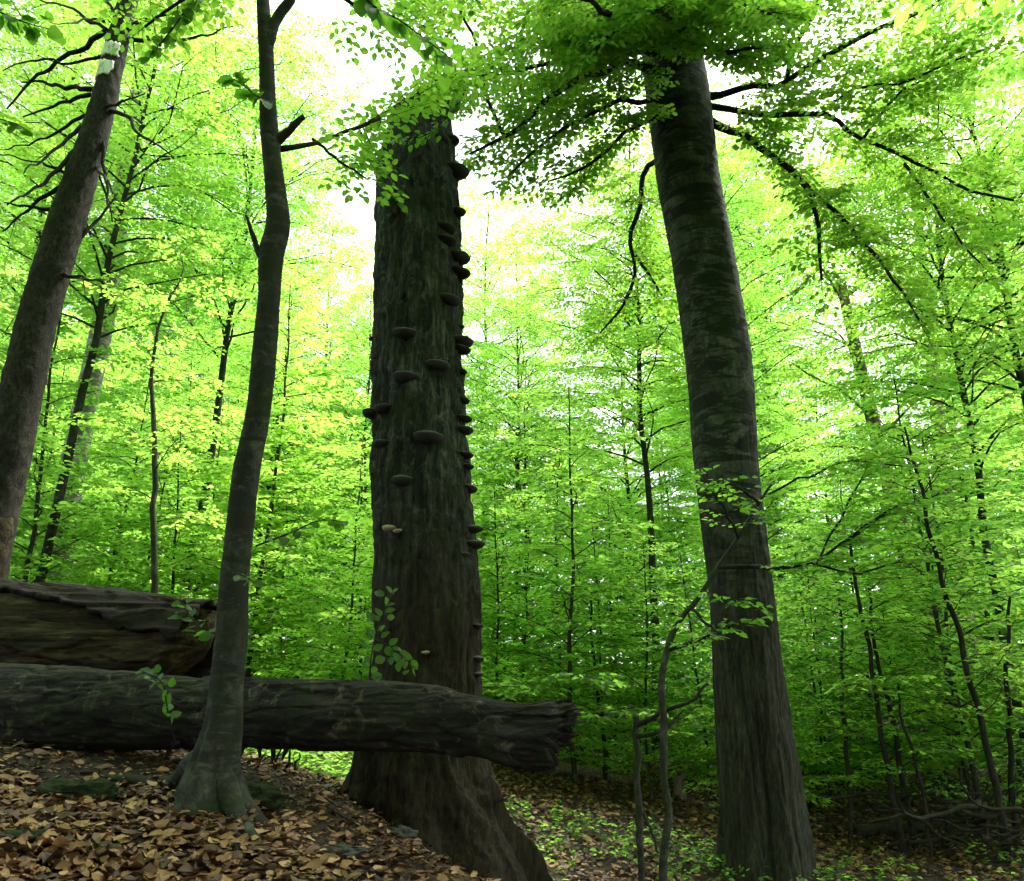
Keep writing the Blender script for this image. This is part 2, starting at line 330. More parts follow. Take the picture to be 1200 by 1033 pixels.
# ------------------------------------------------------------------ background trees: templates, then copies
def branch_curve(rng, p0, az, L, e0, e1, n=7, wander=.25):
    pts = [np.array(p0, float)]; st = L/(n-1); a = az
    for k in range(n-1):
        e = e0+(e1-e0)*k/(n-2)+rng.normal(0, .08); a += rng.normal(0, wander)
        pts.append(pts[-1]+st*np.array([math.cos(a)*math.cos(e), math.sin(a)*math.cos(e), math.sin(e)]))
    return np.array(pts)
def tree_template(seed, H, r0, c0, nb, Lm, shape, e0, e1, fol, lean=.03, sides=9, side_r=.3):
    rng = np.random.default_rng(seed); n = 14
    tz = np.linspace(-.25, H, n); wob = np.cumsum(rng.normal(0, lean*H/n, (n, 2)), 0); wob -= wob[0]
    tr = np.column_stack([wob, tz]); rad = r0*(1-.93*np.clip(tz/H, 0, 1)**1.1)+.004; rad[0] *= 1.5
    A = resample(np.column_stack([tr, rad]), 30); mb = MB(); mb.add(*tube(A[:, :3], A[:, 3], sides))
    curves = []; az = rng.uniform(0, 6.28)
    for k in range(nb):
        u = (k+rng.random())/nb; h = H*(c0+(1-c0)*u*.985); az += 2.4+rng.normal(0, .3)
        L = max(.25, Lm*shape(u)*rng.uniform(.65, 1.1)); p0 = [np.interp(h, A[:, 2], A[:, c]) for c in range(3)]
        rr = np.interp(h, A[:, 2], A[:, 3])
        c = branch_curve(rng, p0, az, L, e0*rng.uniform(.6, 1.2), e1+rng.normal(0, .1)); curves.append(c)
        mb.add(*tube(c, np.linspace(max(.004, min(rr*.55, side_r*r0, L*.013)), .002, len(c)), 5, cap=False))
    lv, sg = foliage(rng, curves, **fol)
    seg_mesh(mb, sg[0], sg[1], np.full(len(sg[0]), .0045 if H > 7 else .003), np.full(len(sg[0]), .001))
    return mb.mesh('trunk'), leaf_mesh('crown', *lv, rng), len(lv[0])
DOME = lambda u: (.55+.45*math.sin(math.pi*min(1, u*.9+.12)))*(1-.75*max(0, u-.55)/.45)
CONE = lambda u: 1-.72*u
TPL = {}
for k in range(3):
    TPL['s%d' % k] = tree_template(10+k, (3.6, 5.4, 4.4)[k], (.022, .03, .026)[k], .06, (34, 44, 40)[k], (1.5, 2.0, 1.75)[k], CONE, .5, -.05, dict(t0=.15, sp2=.095, k2=.42, min2=.16, sp3=.075, l3=.26, ls=.036, leaf=.085), .06, 7)
for k in range(3):
    TPL['m%d' % k] = tree_template(30+k, (9.5, 12, 14)[k], (.055, .075, .09)[k], (.1, .14, .18)[k], (66, 74, 74)[k], (3.2, 3.9, 4.3)[k], DOME, .62, -.15, dict(t0=.15, sp2=.16, k2=.42, min2=.25, max2=1.25, sp3=.1, l3=.34, ls=.046, leaf=.1), .05, 10)
for k in range(2):
    TPL['t%d' % k] = tree_template(50+k, (22, 25)[k], (.2, .26)[k], (.25, .32)[k], (76, 80)[k], (5.4, 6.0)[k], DOME, .8, -.1, dict(t0=.2, sp2=.23, k2=.4, min2=.4, max2=1.7, sp3=.14, l3=.5, ls=.068, leaf=.14), .03, 12, .24)
for k in range(2):
    TPL['h%d' % k] = tree_template(70+k, (14, 16)[k], (.075, .09)[k], (.36, .4)[k], (62, 66)[k], (3.9, 4.3)[k], DOME, .7, -.15, dict(t0=.15, sp2=.17, k2=.42, min2=.28, max2=1.3, sp3=.1, l3=.34, ls=.046, leaf=.092), .05, 10)
KINDS = {'s': ('beech_sapling', 'M', 'sapling', 'leaf', 'sapling'), 'm': ('young_beech', '', 'young', 'leaf', 'tree'), 'h': ('slender_beech', '', 'young', 'leaf', 'tree'), 't': ('tall_beech', '', 'pale', 'leaf_high', 'tree')}
_made = {}
def plant(key, x, y, sc, rz, label, group, tilt=(0, 0), mat=None, z=None):
    kd = KINDS[key[0]]; wood, crown, _ = TPL[key]
    if key not in _made: wood.materials.append(M[kd[2]]); crown.materials.append(M[kd[3]]); _made[key] = 1
    o = thing(kd[0], label, kd[4], (x, y, float(gz(x, y)) if z is None else z), group); o.rotation_euler = (tilt[0], tilt[1], rz); o.scale = (sc, sc, sc)
    tr = obj('trunk', wood, None, o); obj('crown', crown, None, o)
    if mat: tr.material_slots[0].link = 'OBJECT'; tr.material_slots[0].material = mat
    return o
rng = np.random.default_rng(7)
GAPS = [(385, 310, 60), (620, 290, 75), (670, 400, 70), (1060, 400, 70), (1000, 250, 60), (430, 50, 60), (540, 230, 50)]
def blocks_gap(x, y, z0, z1, wide=.5):
    p, q, d = project(np.array([[x, y, z0], [x, y, z1]]))
    for gx_, gy_, gr in GAPS:
        if d.min() > 0 and abs(p.mean()-gx_) < gr*wide+F*wide/d.mean() and min(q) < gy_+gr*.4 and max(q) > gy_-gr: return True
    return False
def scatter(n, keys, yr, xf, smin, smax, mind, label, group, gap=None, xmin=None, seed=1):
    rng = np.random.default_rng(seed); got = []; tries = 0
    while len(got) < n and tries < 6000:
        tries += 1; y = rng.uniform(*yr); x = rng.uniform(-1, 1)*y*xf
        if any((x-a)**2+(y-b)**2 < mind**2 for a, b in got): continue
        key = keys[rng.integers(len(keys))]; sc = rng.uniform(smin, smax); z = float(gz(x, y))
        if gap and blocks_gap(x, y, z+gap[0]*sc, z+gap[1]*sc, *gap[2:]): continue
        got.append((x, y)); plant(key, x, y, sc, rng.uniform(0, 6.28), label, group, (rng.normal(0, .03), rng.normal(0, .03)))
    return got
scatter(96, ['s0', 's1', 's2'], (10.8, 24), .78, .75, 1.35, 1.05, 'slender beech sapling with layered bright green leaves in the understory', 'beech saplings of the understory', seed=3)
scatter(15, ['m0', 'm1', 'm2'], (19, 27), .78, .8, 1.15, 2.6, 'young beech with thin trunk and airy bright green crown behind the big trunks', 'young beeches behind the trunks', gap=(3, 10), seed=4)
scatter(36, ['m0', 'm1', 'm2'], (28, 40), .78, .9, 1.2, 2.6, 'young beech far back whose leafy crown reaches almost to the ground', 'young beeches far back', gap=(8, 14, .8), seed=14)
scatter(15, ['t0', 't1'], (29, 50), .8, .95, 1.25, 4, 'tall pale-barked beech far back in the wood with high crown', 'tall beeches far back', gap=(8, 24, 1.3), seed=5)

for k, (px, Y, key, sc, lab) in enumerate([(20, 11.5, 'h0', .95, 'slender dark-stemmed beech just behind the leaning conifer'), (205, 13.5, 'h1', .9, 'slender dark-stemmed beech between the leaning conifer and the slim crooked beech'), (-60, 14, 'h1', 1, 'slender beech whose crown spreads behind the dead conifer branches'), (765, 15, 'h0', 1, 'slender dark-stemmed beech beside the massive beech, towards the dead tree'),
        (870, 17, 'h1', 1, 'slender beech straight behind the massive beech trunk'), (1190, 12.5, 'h0', .95, 'slender dark-stemmed beech rising behind the brush pile'), (1260, 12, 'h1', .95, 'slender beech whose crown spreads over the saplings of the brush pile'), (605, 22, 'h1', .9, 'slender beech showing between the dead tree and the massive beech, lower of two'), (425, 21, 'h0', .85, 'slender beech showing between the slim crooked beech and the dead tree'), (560, 27, 'h0', 1.4, 'slender beech showing between the dead tree and the massive beech, taller of two'), (350, 27, 'h1', 1.1, 'slender beech far behind the slim crooked beech')]):
    p = U(px, 800, Y); plant(key, p[0], Y, sc, k*2.1, lab, 'slender tall beeches', (.02*math.sin(k), .02*math.cos(k)))
# far wood that closes the view
rng = np.random.default_rng(77); N = 70000
az = rng.uniform(-1.15, 1.15, N); rr = np.where(rng.random(N) < .45, rng.uniform(31, 42, N), rng.uniform(46, 62, N)); x = np.sin(az)*rr; y = np.cos(az)*rr
hh = rng.random(N)**1.2*(13+5*vnoise(az*9, 0, 0, 3)+3*vnoise(az*30, 0, 0, 4))*np.where(rr < 43, .55, 1); keep = vnoise(x*.35, y*.35, hh*.5, 8)+vnoise(x*.9, y*.9, hh*1.2, 9)*.6 > -.45
x, y, hh = x[keep], y[keep], hh[keep]; N = len(x); p = np.column_stack([x, y, gz(x, y)+hh])
d = nrm(rng.normal(0, 1, (N, 3))*[1, 1, .4]); tag(obj('far_foliage', leaf_mesh('far_foliage', p, d, UPV+rng.normal(0, .6, (N, 3)), rng.uniform(.2, .42, N), rng), M['leaf_high']), 'mass of distant green foliage closing the view through the wood', 'foliage', kind='stuff')

# ------------------------------------------------------------------ the big standing stems
def at_base(px, py, Y): p = U(px, py, Y); return np.array([p[0], p[1], float(gz(p[0], p[1]))])
def stem(rows, m, ns, disp=None, post=None, cap=True):
    P, r = pix_curve(rows, m); V, q, tr = tube(P, r, ns, disp, cap)
    if post is not None:
        g = V[:m*ns].reshape(m, ns, 3); th = np.repeat(np.linspace(0, 2*np.pi, ns, endpoint=False)[None], m, 0); s = np.repeat(np.linspace(0, 1, m)[:, None], ns, 1)
        V[:m*ns] = post(g, th, s, P, r).reshape(-1, 3)
    return MB().add(V, q, tr)
def part(name, mb, mat, root): return obj(name, mb.mesh(name, root.location), mat, root)
def limb(rows, m=14, ns=7):
    P, r = pix_curve(rows, m); return tube(P, r, ns), P
def limb_part(root, rows, mat, m=14, ns=7, name='branch', kink=0, seed=0):
    P, r = pix_curve(rows, m)
    if kink:
        L = np.linalg.norm(P[-1]-P[0]); t = np.linspace(0, 1, m)[:, None]
        P = P+np.stack([vnoise(t[:, 0]*9, seed, c, 31) for c in range(3)], 1)*kink*L*np.minimum(1, t*6)
    part(name, MB().add(*tube(P, r, ns)), mat, root); return P
def crown_part(root, curves, mat, seed, name='crown', **kw):
    rng = np.random.default_rng(seed); lv, sg = foliage(rng, curves, **kw); mb = MB()
    seg_mesh(mb, sg[0], sg[1], np.full(len(sg[0]), .0032), np.full(len(sg[0]), .0012)); seg_mesh(mb, sg[2], sg[3], np.full(len(sg[2]), .0016), np.full(len(sg[2]), .0008))
    part('twigs', mb, M['twig'], root)['kind'] = 'stuff'
    p, d, n, l = lv; o = obj(name, leaf_mesh(name, p-np.asarray(root.location), d, n, l, rng), mat, root); o['kind'] = 'stuff'; return len(p)

# --- dead snag with bracket fungi
SY = 6.5
SN = [(515, 1110, SY, 300), (508, 1060, SY, 240), (506, 1030, SY, 205), (500, 985, SY, 178), (493, 925, SY, 158), (494, 870, SY, 146), (500, 780, SY, 121), (500, 700, SY, 119), (498, 640, SY, 113), (493, 540, SY, 107), (490, 440, SY, 101),
      (490, 340, SY, 97), (489, 260, SY, 94), (487, 205, SY, 88), (490, 165, SY, 76), (496, 140, SY, 62), (497, 133, SY, 56)]
def crack(x, y, z, k, kz, w, seed): return 1-smooth(0, w, np.abs(vnoise(x*k, y*k, z*kz, seed)+.35*vnoise(x*k*2.3, y*k*2.3, z*kz*2.5, seed+1)))
def snag_disp(th, s, V, rr):
    x, y, z = V[..., 0], V[..., 1], V[..., 2]
    fl = smooth(.30, .0, s); lob = .5*np.cos(5*th+.8+.3*np.sin(z*3))+.35*np.cos(8*th+2)+.3*np.cos(13*th)
    fur = np.abs(vnoise(x*9, y*9, z*1.3, 3))+.6*np.abs(vnoise(x*20, y*20, z*2.6, 4))
    plate = smooth(-.02, .1, fbm(x*5, y*5, z*1.5, 4, 6))
    fr = smooth(.2, 0, s); spur = fr*(.20*np.exp(-((th-6.1+6.28) % 6.28-0)**2/.12)+.2*np.exp(-(((th-5.55) % 6.28))**2/.05)+.2*np.exp(-(((5.55-th) % 6.28))**2/.05)+.22*np.exp(-(((th-3.5) % 6.28))**2/.1)+.22*np.exp(-(((3.5-th) % 6.28))**2/.1)+.12*np.exp(-((th-4.6))**2/.06))
    return spur+rr*fl*.13*lob+(-.03*fur+.02*plate)*(1+.8*fl)+.022*fbm(x*3, y*3, z*.8, 3, 2)+.006*vnoise(x*45, y*45, z*14, 8)+.02-.016*crack(x, y, z, 11, 1.6, .16, 17)-.009*crack(x, y, z, 26, 5, .2, 19)
def snag_post(g, th, s, P, r):
    j = np.abs(vnoise(np.cos(th)*3, np.sin(th)*3, 0, 12))+.6*vnoise(np.cos(th)*9, np.sin(th)*9, 0, 13)
    g[..., 2] += smooth(.93, 1, s)*(.34*j-.12+.12*np.sin(th)); return g
b = at_base(505, 1000, SY); snag = thing('dead_tree', 'broken-topped dead standing trunk studded with shelf fungi behind the leaning log', 'tree', (b[0], b[1], U(505, 1033, SY)[2]))
part('trunk', stem(SN, 560, 200, snag_disp, snag_post), M['snag'], snag)
snr = np.array(SN)[::-1]
def snag_at(px, py):
    c = np.interp(py, snr[:, 1], snr[:, 0]); wd = np.interp(py, snr[:, 1], snr[:, 3]); C = U(c, py, SY); r = wd*.5*depth(C)/F
    sn = np.clip((px-c)/(wd*.5), -1, 1); return C, r, sn
def fungus_mesh(seed):
    rng = np.random.default_rng(seed); h = rng.uniform(.5, .7)
    prof = np.array([[-.5, .3], [.2, .26], [.6, .19], [.9, .08], [1, -.02], [.98, -.14], [.92, -.28], [.8, -.42], [.58, -.54], [.3, -.62], [-.5, -.7]])
    u = np.linspace(-np.pi/2-.25, np.pi/2+.25, 17); V = []
    for a in u:
        k = 1+.06*vnoise(np.array(a*2.2), 0, 0, seed)
        for r_, z_ in prof:
            q = max(r_, 0)*k; V.append([.5*q*math.sin(a), .5*q*math.cos(a)*.95+min(r_, 0)*.5, .5*z_*(1-.12*abs(a)/1.6)+.012*vnoise(np.array(a*5), z_*6, 0, seed+3)*(1 if r_ > 0 else 0)])
    m = len(prof); i = np.arange(len(u)-1)[:, None]; j = np.arange(m-1)[None]
    return mesh_np('bracket_fungus', np.array(V, float), [np.stack([i*m+j, (i+1)*m+j, (i+1)*m+j+1, i*m+j+1], -1).reshape(-1, 4)])
FM = [fungus_mesh(k) for k in range(4)]
for f_ in FM: f_.materials.append(M['fungus'])
FP = [fungus_mesh(k+7) for k in range(2)]
for f_ in FP: f_.materials.append(M['palefungus'])
FUN = [(520, 181, 20), (534, 171, 18), (538, 207, 30), (539, 254, 17), (525, 285, 25), (526, 299, 25), (543, 307, 24), (541, 325, 22), (528, 366, 30), (480, 410, 27), (546, 405, 26), (546, 414, 20), (517, 444, 28), (481, 460, 28), (435, 488, 20), (454, 491, 23), (452, 531, 25), (507, 527, 33), (478, 575, 25),
       (545, 440, 12), (546, 473, 15), (546, 494, 18), (544, 508, 18), (545, 538, 16), (547, 550, 16), (554, 575, 20), (556, 621, 22), (554, 640, 24), (560, 772, 14), (560, 790, 11), (559, 735, 12), (438, 402, 10), (441, 560, 10), (524, 232, 10), (547, 655, 16), (540, 388, 9)]
rng = np.random.default_rng(5)
for k, (px, py, wd) in enumerate(FUN+[(461, 627, 17), (472, 632, 11), (488, 928, 13), (497, 941, 12), (505, 768, 9)]):
    C, r, sn = snag_at(px, py); pale = k >= len(FUN); a = math.asin(max(-.985, min(.985, sn*.97))); nv = np.array([math.sin(a), -math.cos(a), 0])
    o = obj('bracket_fungus', FP[k % 2] if pale else FM[k % 4], None, snag); side = abs(sn) > .85; sz = wd*depth(C)/F*(1.25 if side else 1.06)
    o.location = C+nv*(r+(.012 if side else -.008))-np.asarray(snag.location); o.rotation_euler = (rng.normal(0, .06)-.06, rng.normal(0, .06), math.atan2(-nv[0], nv[1])); o.scale = (sz, sz*rng.uniform(.95, 1.15), sz*rng.uniform(.8, 1.1))
    o['label'] = 'small pale tan shelf fungus' if pale else 'dark hoof-shaped shelf fungus'

# --- big living beech
BY = 8.3
BE = [(898, 1110, BY, 165), (897, 1060, BY, 128), (897, 1033, BY, 112), (895, 970, BY, 99), (887, 880, BY, 89), (877, 789, BY, 81), (869, 697, BY, 75), (858, 605, BY, 73), (851, 540, BY, 74), (843, 434, BY, 76), (827, 325, BY, 73), (808, 217, BY, 72), (793, 108, BY, 73), (784, 40, BY, 66), (772, -40, BY, 55), (752, -170, BY, 42)]
def beech_disp(th, s, V, rr):
    x, y, z = V[..., 0], V[..., 1], V[..., 2]; fl = smooth(.24, 0, s)
    low = smooth(.5, .1, s)
    return rr*fl*.1*(np.cos(6*th+1)+.6*np.cos(9*th))+.016*fbm(x*2.5, y*2.5, z*.9, 3, 21)+.006*fbm(x*5, y*5, z*13, 3, 22)*(1-low)-low*.02*np.abs(vnoise(x*12, y*12, z*1.4, 23))+low*.008*fbm(x*30, y*30, z*6, 2, 24)-low*.024*crack(x, y, z, 12, 1.1, .22, 25)-low*.012*crack(x, y, z, 27, 3, .25, 28)-.004*(1-low)*crack(x, y, z, 4, 14, .12, 27)
b = at_base(897, 1033, BY); beech = thing('beech_tree', 'massive living beech with dark-blotched grey bark leaning over the path', 'tree', tuple(b))
part('trunk', stem(BE, 520, 180, beech_disp), M['beech'], beech)
BL = [[(818, 132, 8.25, 14), (832, 141, 8.2, 11), (870, 160, 8.1, 9), (905, 178, 7.9, 8), (945, 215, 7.7, 6), (960, 270, 7.6, 5), (966, 325, 7.6, 3)],
      [(925, 196, 7.8, 6), (1000, 270, 7.5, 5), (1040, 312, 7.3, 4), (1075, 375, 7.2, 2)],
      [(815, 118, 8.25, 12), (835, 124, 8.2, 8), (900, 130, 7.9, 7), (960, 135, 7.6, 6), (1010, 165, 7.4, 5), (1080, 200, 7.2, 4), (1190, 240, 7, 3)],
      [(815, 112, 8.25, 14), (840, 114, 8.2, 9), (890, 100, 7.9, 8), (920, 98, 7.7, 7), (930, 55, 7.5, 6), (958, 0, 7.3, 5), (975, -60, 7.2, 3)],
      [(915, 100, 7.7, 7), (990, 52, 7.3, 6), (1060, 20, 7, 5), (1130, -10, 6.8, 4), (1220, -60, 6.4, 2)],
      [(790, 92, 8.2, 14), (740, 75, 7.9, 9), (700, 85, 7.6, 8), (660, 108, 7.3, 7), (625, 132, 7.2, 7), (590, 163, 7.1, 5), (548, 178, 7, 2)],
      [(592, 162, 7.1, 5), (570, 115, 6.9, 4), (560, 60, 6.7, 4), (540, 5, 6.5, 3), (530, -50, 6.4, 2)],
      [(785, 55, 8.2, 12), (700, 66, 7.7, 7), (640, 78, 7.3, 5), (580, 88, 7, 4), (520, 97, 6.8, 2)],
      [(800, 180, 8.4, 10), (765, 190, 8.9, 7), (752, 212, 9, 6), (750, 240, 9, 6), (740, 280, 9.1, 5), (746, 315, 9.2, 4), (735, 350, 9.2, 4), (703, 392, 9.3, 2)],
      [(745, 300, 9.2, 4), (765, 330, 9.2, 3), (780, 352, 9.2, 2)],
      [(785, 40, 8.2, 14), (760, 20, 7.2, 10), (720, 12, 6.2, 8), (670, 0, 5.4, 4)], [(785, 30, 8.2, 14), (830, 14, 7.3, 9), (870, 10, 6.4, 5), (900, 20, 5.8, 3)], [(788, 60, 8.2, 12), (800, 44, 7.4, 8), (790, 20, 6.6, 6), (770, 8, 5.8, 3)],
      [(1010, 165, 7.4, 4), (1045, 118, 7.1, 3), (1090, 88, 6.9, 2)], [(1060, 192, 7.25, 4), (1100, 250, 7.1, 3), (1150, 310, 7, 2)], [(960, 135, 7.6, 4), (1000, 105, 7.2, 3), (1060, 95, 6.8, 3), (1150, 60, 6.4, 2)],
      [(790, 128, 8.2, 8), (740, 150, 7.9, 5), (700, 185, 7.7, 4), (645, 215, 7.6, 2)], [(790, 120, 8.2, 8), (720, 120, 7.7, 5), (660, 150, 7.4, 4), (600, 200, 7.3, 2)], [(790, 75, 8.2, 10), (740, 50, 7.5, 6), (700, 35, 7, 5), (640, 20, 6.4, 3)], [(782, 30, 8.2, 10), (730, 30, 6.9, 6), (700, 55, 6.2, 4)], [(795, 60, 8.0, 10), (840, 60, 7.1, 6), (890, 58, 6.5, 4)]]
bc = [limb_part(beech, r_, M['twig'], 20, 8, kink=.012, seed=k) for k, r_ in enumerate(BL)]
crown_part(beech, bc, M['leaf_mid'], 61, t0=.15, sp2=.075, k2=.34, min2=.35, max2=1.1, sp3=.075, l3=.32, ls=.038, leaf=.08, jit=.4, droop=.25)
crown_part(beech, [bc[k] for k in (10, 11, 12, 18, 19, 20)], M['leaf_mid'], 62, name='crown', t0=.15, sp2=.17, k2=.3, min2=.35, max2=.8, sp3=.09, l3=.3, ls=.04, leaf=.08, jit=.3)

rng = np.random.default_rng(64); P_, r_ = pix_curve(BE, 200); up_c = []
for k in range(18):
    q_ = P_[160+int(38*k/18)]; c = branch_curve(rng, q_, k*2.4+.5, rng.uniform(3.8, 5.6), .75, .0, 9, .2); up_c.append(c); part('branch', MB().add(*tube(c, np.linspace(.06, .006, len(c)), 7)), M['young'], beech)
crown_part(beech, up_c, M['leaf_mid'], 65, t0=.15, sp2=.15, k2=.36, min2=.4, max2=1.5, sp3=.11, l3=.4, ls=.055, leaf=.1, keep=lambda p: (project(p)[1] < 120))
# --- slim young beech in front of the log
TY = 4.4
TH = [(244, 985, TY, 120), (243, 955, TY, 92), (244, 930, TY, 74), (249, 900, TY, 56), (261, 850, TY, 43), (266, 800, TY, 38), (272, 740, TY, 37), (274, 690, TY, 33), (283, 600, TY, 31), (289, 550, TY, 31), (303, 480, TY, 28), (311, 400, TY, 28), (315, 350, TY, 26), (318, 300, TY, 28), (326, 262, TY, 27), (322, 215, TY, 23), (318, 175, TY, 21), (314, 130, TY, 20), (312, 60, TY, 17), (308, 0, TY, 15), (303, -90, TY, 12)]
def thin_disp(th, s, V, rr):
    x, y, z = V[..., 0], V[..., 1], V[..., 2]; fl = smooth(.16, 0, s)
    return rr*fl*.2*(np.cos(4*th+.4)+.5*np.cos(7*th))+.007*fbm(x*6, y*6, z*2.5, 3, 31)+.0025*fbm(x*14, y*14, z*40, 3, 32)
b = at_base(244, 945, TY); slim = thing('beech_tree', 'slim crooked young beech rooted before the fallen log', 'tree', tuple(b))
part('trunk', stem(TH, 420, 72, thin_disp), M['young'], slim)
for k, rows in enumerate([[(255, 900, 4.4, 34), (272, 940, 4.3, 26), (290, 968, 4.15, 17), (308, 985, 4.02, 12), (335, 1000, 3.9, 7), (365, 1012, 3.8, 4)], [(240, 890, 4.45, 34), (212, 900, 4.65, 22), (180, 898, 4.8, 15), (150, 902, 4.88, 12), (115, 912, 4.9, 6)], [(236, 905, 4.36, 36), (216, 940, 4.25, 24), (200, 962, 4.12, 12), (180, 980, 4.0, 5)], [(262, 900, 4.46, 30), (290, 925, 4.6, 16), (318, 936, 4.75, 9), (345, 945, 4.85, 4)]]):
    P, r = pix_curve(rows, 40); t = np.linspace(0, 1, 40); P[:, 2] = P[:, 2]*(1-smooth(.12, .5, t))+(gz(P[:, 0], P[:, 1])+r*.2)*smooth(.12, .5, t); P[-1, 2] -= .04
    part('root', MB().add(*tube(P, r, 18, lambda th, s, V, rr: rr*.16*fbm(V[..., 0]*9, V[..., 1]*9, V[..., 2]*9, 3, 4))), M['young'], slim)
TL = [[(322, 176, TY, 8), (375, 162, 4.6, 5), (420, 146, 4.8, 4.5), (470, 118, 5.1, 4), (520, 95, 5.4, 3), (600, 82, 5.8, 2)], [(313, 58, TY, 15), (319, 35, TY, 13), (330, 12, TY, 12), (345, -10, TY, 11), (372, -80, 4.3, 8)],
      [(322, 168, TY, 13), (338, 154, 4.37, 9), (347, 145, 4.35, 8), (356, 136, 4.33, 6)], [(312, 306, TY, 12), (303, 296, 4.37, 8), (297, 278, 4.35, 6), (288, 252, 4.32, 3)],
      [(308, -20, TY, 8), (270, -25, 4.3, 6), (215, 0, 4.3, 4), (170, 30, 4.4, 3)], [(350, -25, TY, 8), (400, -5, 4.5, 5), (450, 25, 4.7, 3), (500, 30, 4.9, 2)], [(366, 163, 4.57, 4), (400, 190, 4.6, 3), (430, 210, 4.7, 2)], [(300, -80, TY, 8), (240, -60, 4.6, 5), (190, -20, 5, 4), (140, 5, 5.3, 2)], [(372, -80, 4.3, 7), (430, -60, 4.6, 5), (500, -30, 5, 4), (560, 0, 5.3, 2)]]
tcv = [limb_part(slim, r_, M['twig'] if k != 1 else M['young'], 18, 8, kink=.012, seed=40+k) for k, r_ in enumerate(TL)]
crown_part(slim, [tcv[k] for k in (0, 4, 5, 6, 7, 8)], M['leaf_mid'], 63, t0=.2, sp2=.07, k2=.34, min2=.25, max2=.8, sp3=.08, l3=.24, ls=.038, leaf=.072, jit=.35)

# --- leaning spruce with dead branches and a white trail mark
PY = 7.2
SPR = [(-75, 1000, PY, 66), (-62, 900, PY, 60), (-45, 800, PY, 54), (-20, 680, PY, 49), (-4, 600, PY, 47), (12, 530, PY, 46), (21, 480, PY, 45), (38, 400, PY, 43), (51, 350, PY, 41), (83, 245, PY, 38), (116, 140, PY, 29), (136, 57, PY, 24), (150, 0, PY, 21), (172, -100, PY, 16)]
def spr_disp(th, s, V, rr):
    x, y, z = V[..., 0], V[..., 1], V[..., 2]
    return .012*fbm(x*5, y*5, z*3, 3, 41)+.008*fbm(x*26, y*26, z*14, 3, 42)+.004*smooth(0, .15, vnoise(x*22, y*22, z*9, 43))
b = at_base(-60, 900, PY); spruce = thing('spruce_tree', 'leaning brown conifer with bare dead branches and white trail mark', 'tree', tuple(b))
part('trunk', stem(SPR, 300, 64, spr_disp), M['spruce'], spruce)
P_, r_ = pix_curve(SPR, 400); pq = project(P_)[1]; T_, S_, B_ = frames(P_)
def patch(y0, y1, a0, a1, mat, name, seed, lift=.008):
    ii = np.where((pq >= y0) & (pq <= y1))[0]; n = len(ii); m = 12; V = []
    for q_, k in enumerate(ii):
        for j in range(m):
            e = .14*vnoise(np.array(q_*.7), j > m/2, 0, seed); a = a0+e+(a1-a0-2*e*(0 if j > m/2 else 1))*j/(m-1)
            V.append(P_[k]+(S_[k]*math.cos(a)+B_[k]*math.sin(a))*(r_[k]+lift+.003*vnoise(np.array(q_*1.1), j*.9, 0, seed+2)))
    V = np.array(V)
    i = np.arange(n-1)[:, None]; j = np.arange(m-1)[None]; zo = vnoise(np.arange(m)*1.3, 0, 0, seed+9)*.02; V.reshape(n, m, 3)[0, :, 2] += zo; V.reshape(n, m, 3)[-1, :, 2] -= zo
    o = obj(name, mesh_np(name, V-np.asarray(spruce.location), [np.stack([i*m+j, i*m+j+1, (i+1)*m+j+1, (i+1)*m+j], -1).reshape(-1, 4)]), mat, spruce); md = o.modifiers.new('s', 'SOLIDIFY'); md.thickness = .012; md.offset = -1; return o
# theta that looks at the camera: -Y side
acam = math.atan2(-B_[200][1], -S_[200][1])
for y0, y1, da in ((56, 74, .05), (78, 97, -.25)): patch(y0, y1, acam-.95+da, acam+.85+da, M['paint'], 'paint_mark', 3+y0)['label'] = 'flaking white painted trail mark'
patch(610, 690, acam-.1, acam+1.5, M['rot'], 'bare_wood', 5)['label'] = 'bare orange-tan wood where bark is gone'
SB = [[(128, 37), (95, 18), (70, 7), (30, -8)], [(130, 25), (95, 24), (60, 28)], [(124, 37), (95, 58), (63, 77), (30, 100), (10, 126)], [(107, 105), (65, 100), (25, 94)], [(107, 111), (70, 122), (28, 138)], [(100, 135), (70, 152), (45, 165), (-5, 177)], [(96, 147), (60, 180), (26, 201)], [(76, 203), (60, 195), (42, 190), (-10, 178)], [(70, 220), (50, 232), (30, 247), (2, 273)], [(60, 246), (35, 243), (4, 238)],
      [(148, 35), (170, 24), (189, 17), (252, -3)], [(148, 47), (190, 46), (231, 44), (273, 30)], [(122, 152), (121, 196), (126, 230), (133, 259)], [(72, 306), (95, 278), (115, 255), (137, 228)], [(70, 322), (95, 325), (119, 329)], [(112, 195), (125, 215), (135, 232)], [(128, 130), (150, 140), (175, 165), (200, 180)], [(140, 20), (120, 0), (100, -20)], [(36, 400), (15, 392), (-5, 384)], [(90, 175), (50, 215), (10, 240)], [(122, 128), (145, 118), (168, 108)], [(132, 60), (90, 75), (40, 70), (0, 85)]]
rng = np.random.default_rng(9)
for k, pts in enumerate(SB):
    dy = rng.uniform(-.9, .5); n = len(pts); w0 = rng.uniform(4, 7)
    P = limb_part(spruce, [(x, y, PY+dy*i/(n-1), w0*(1-.72*i/(n-1))) for i, (x, y) in enumerate(pts)], M['twig'], 16, 6, kink=.02, seed=70+k)
    if k % 2 == 0:                                   # a few side twigs
        for q_ in range(3):
            a = P[5+q_*3]; d = nrm((P[-1]-P[0])*.6+rng.normal(0, .5, 3)*np.linalg.norm(P[-1]-P[0]))
            c = np.array([a, a+d*.12, a+d*.25+[0, 0, -.02]]); part('twig', MB().add(*tube(c, [.006, .004, .002], 5)), M['twig'], spruce)

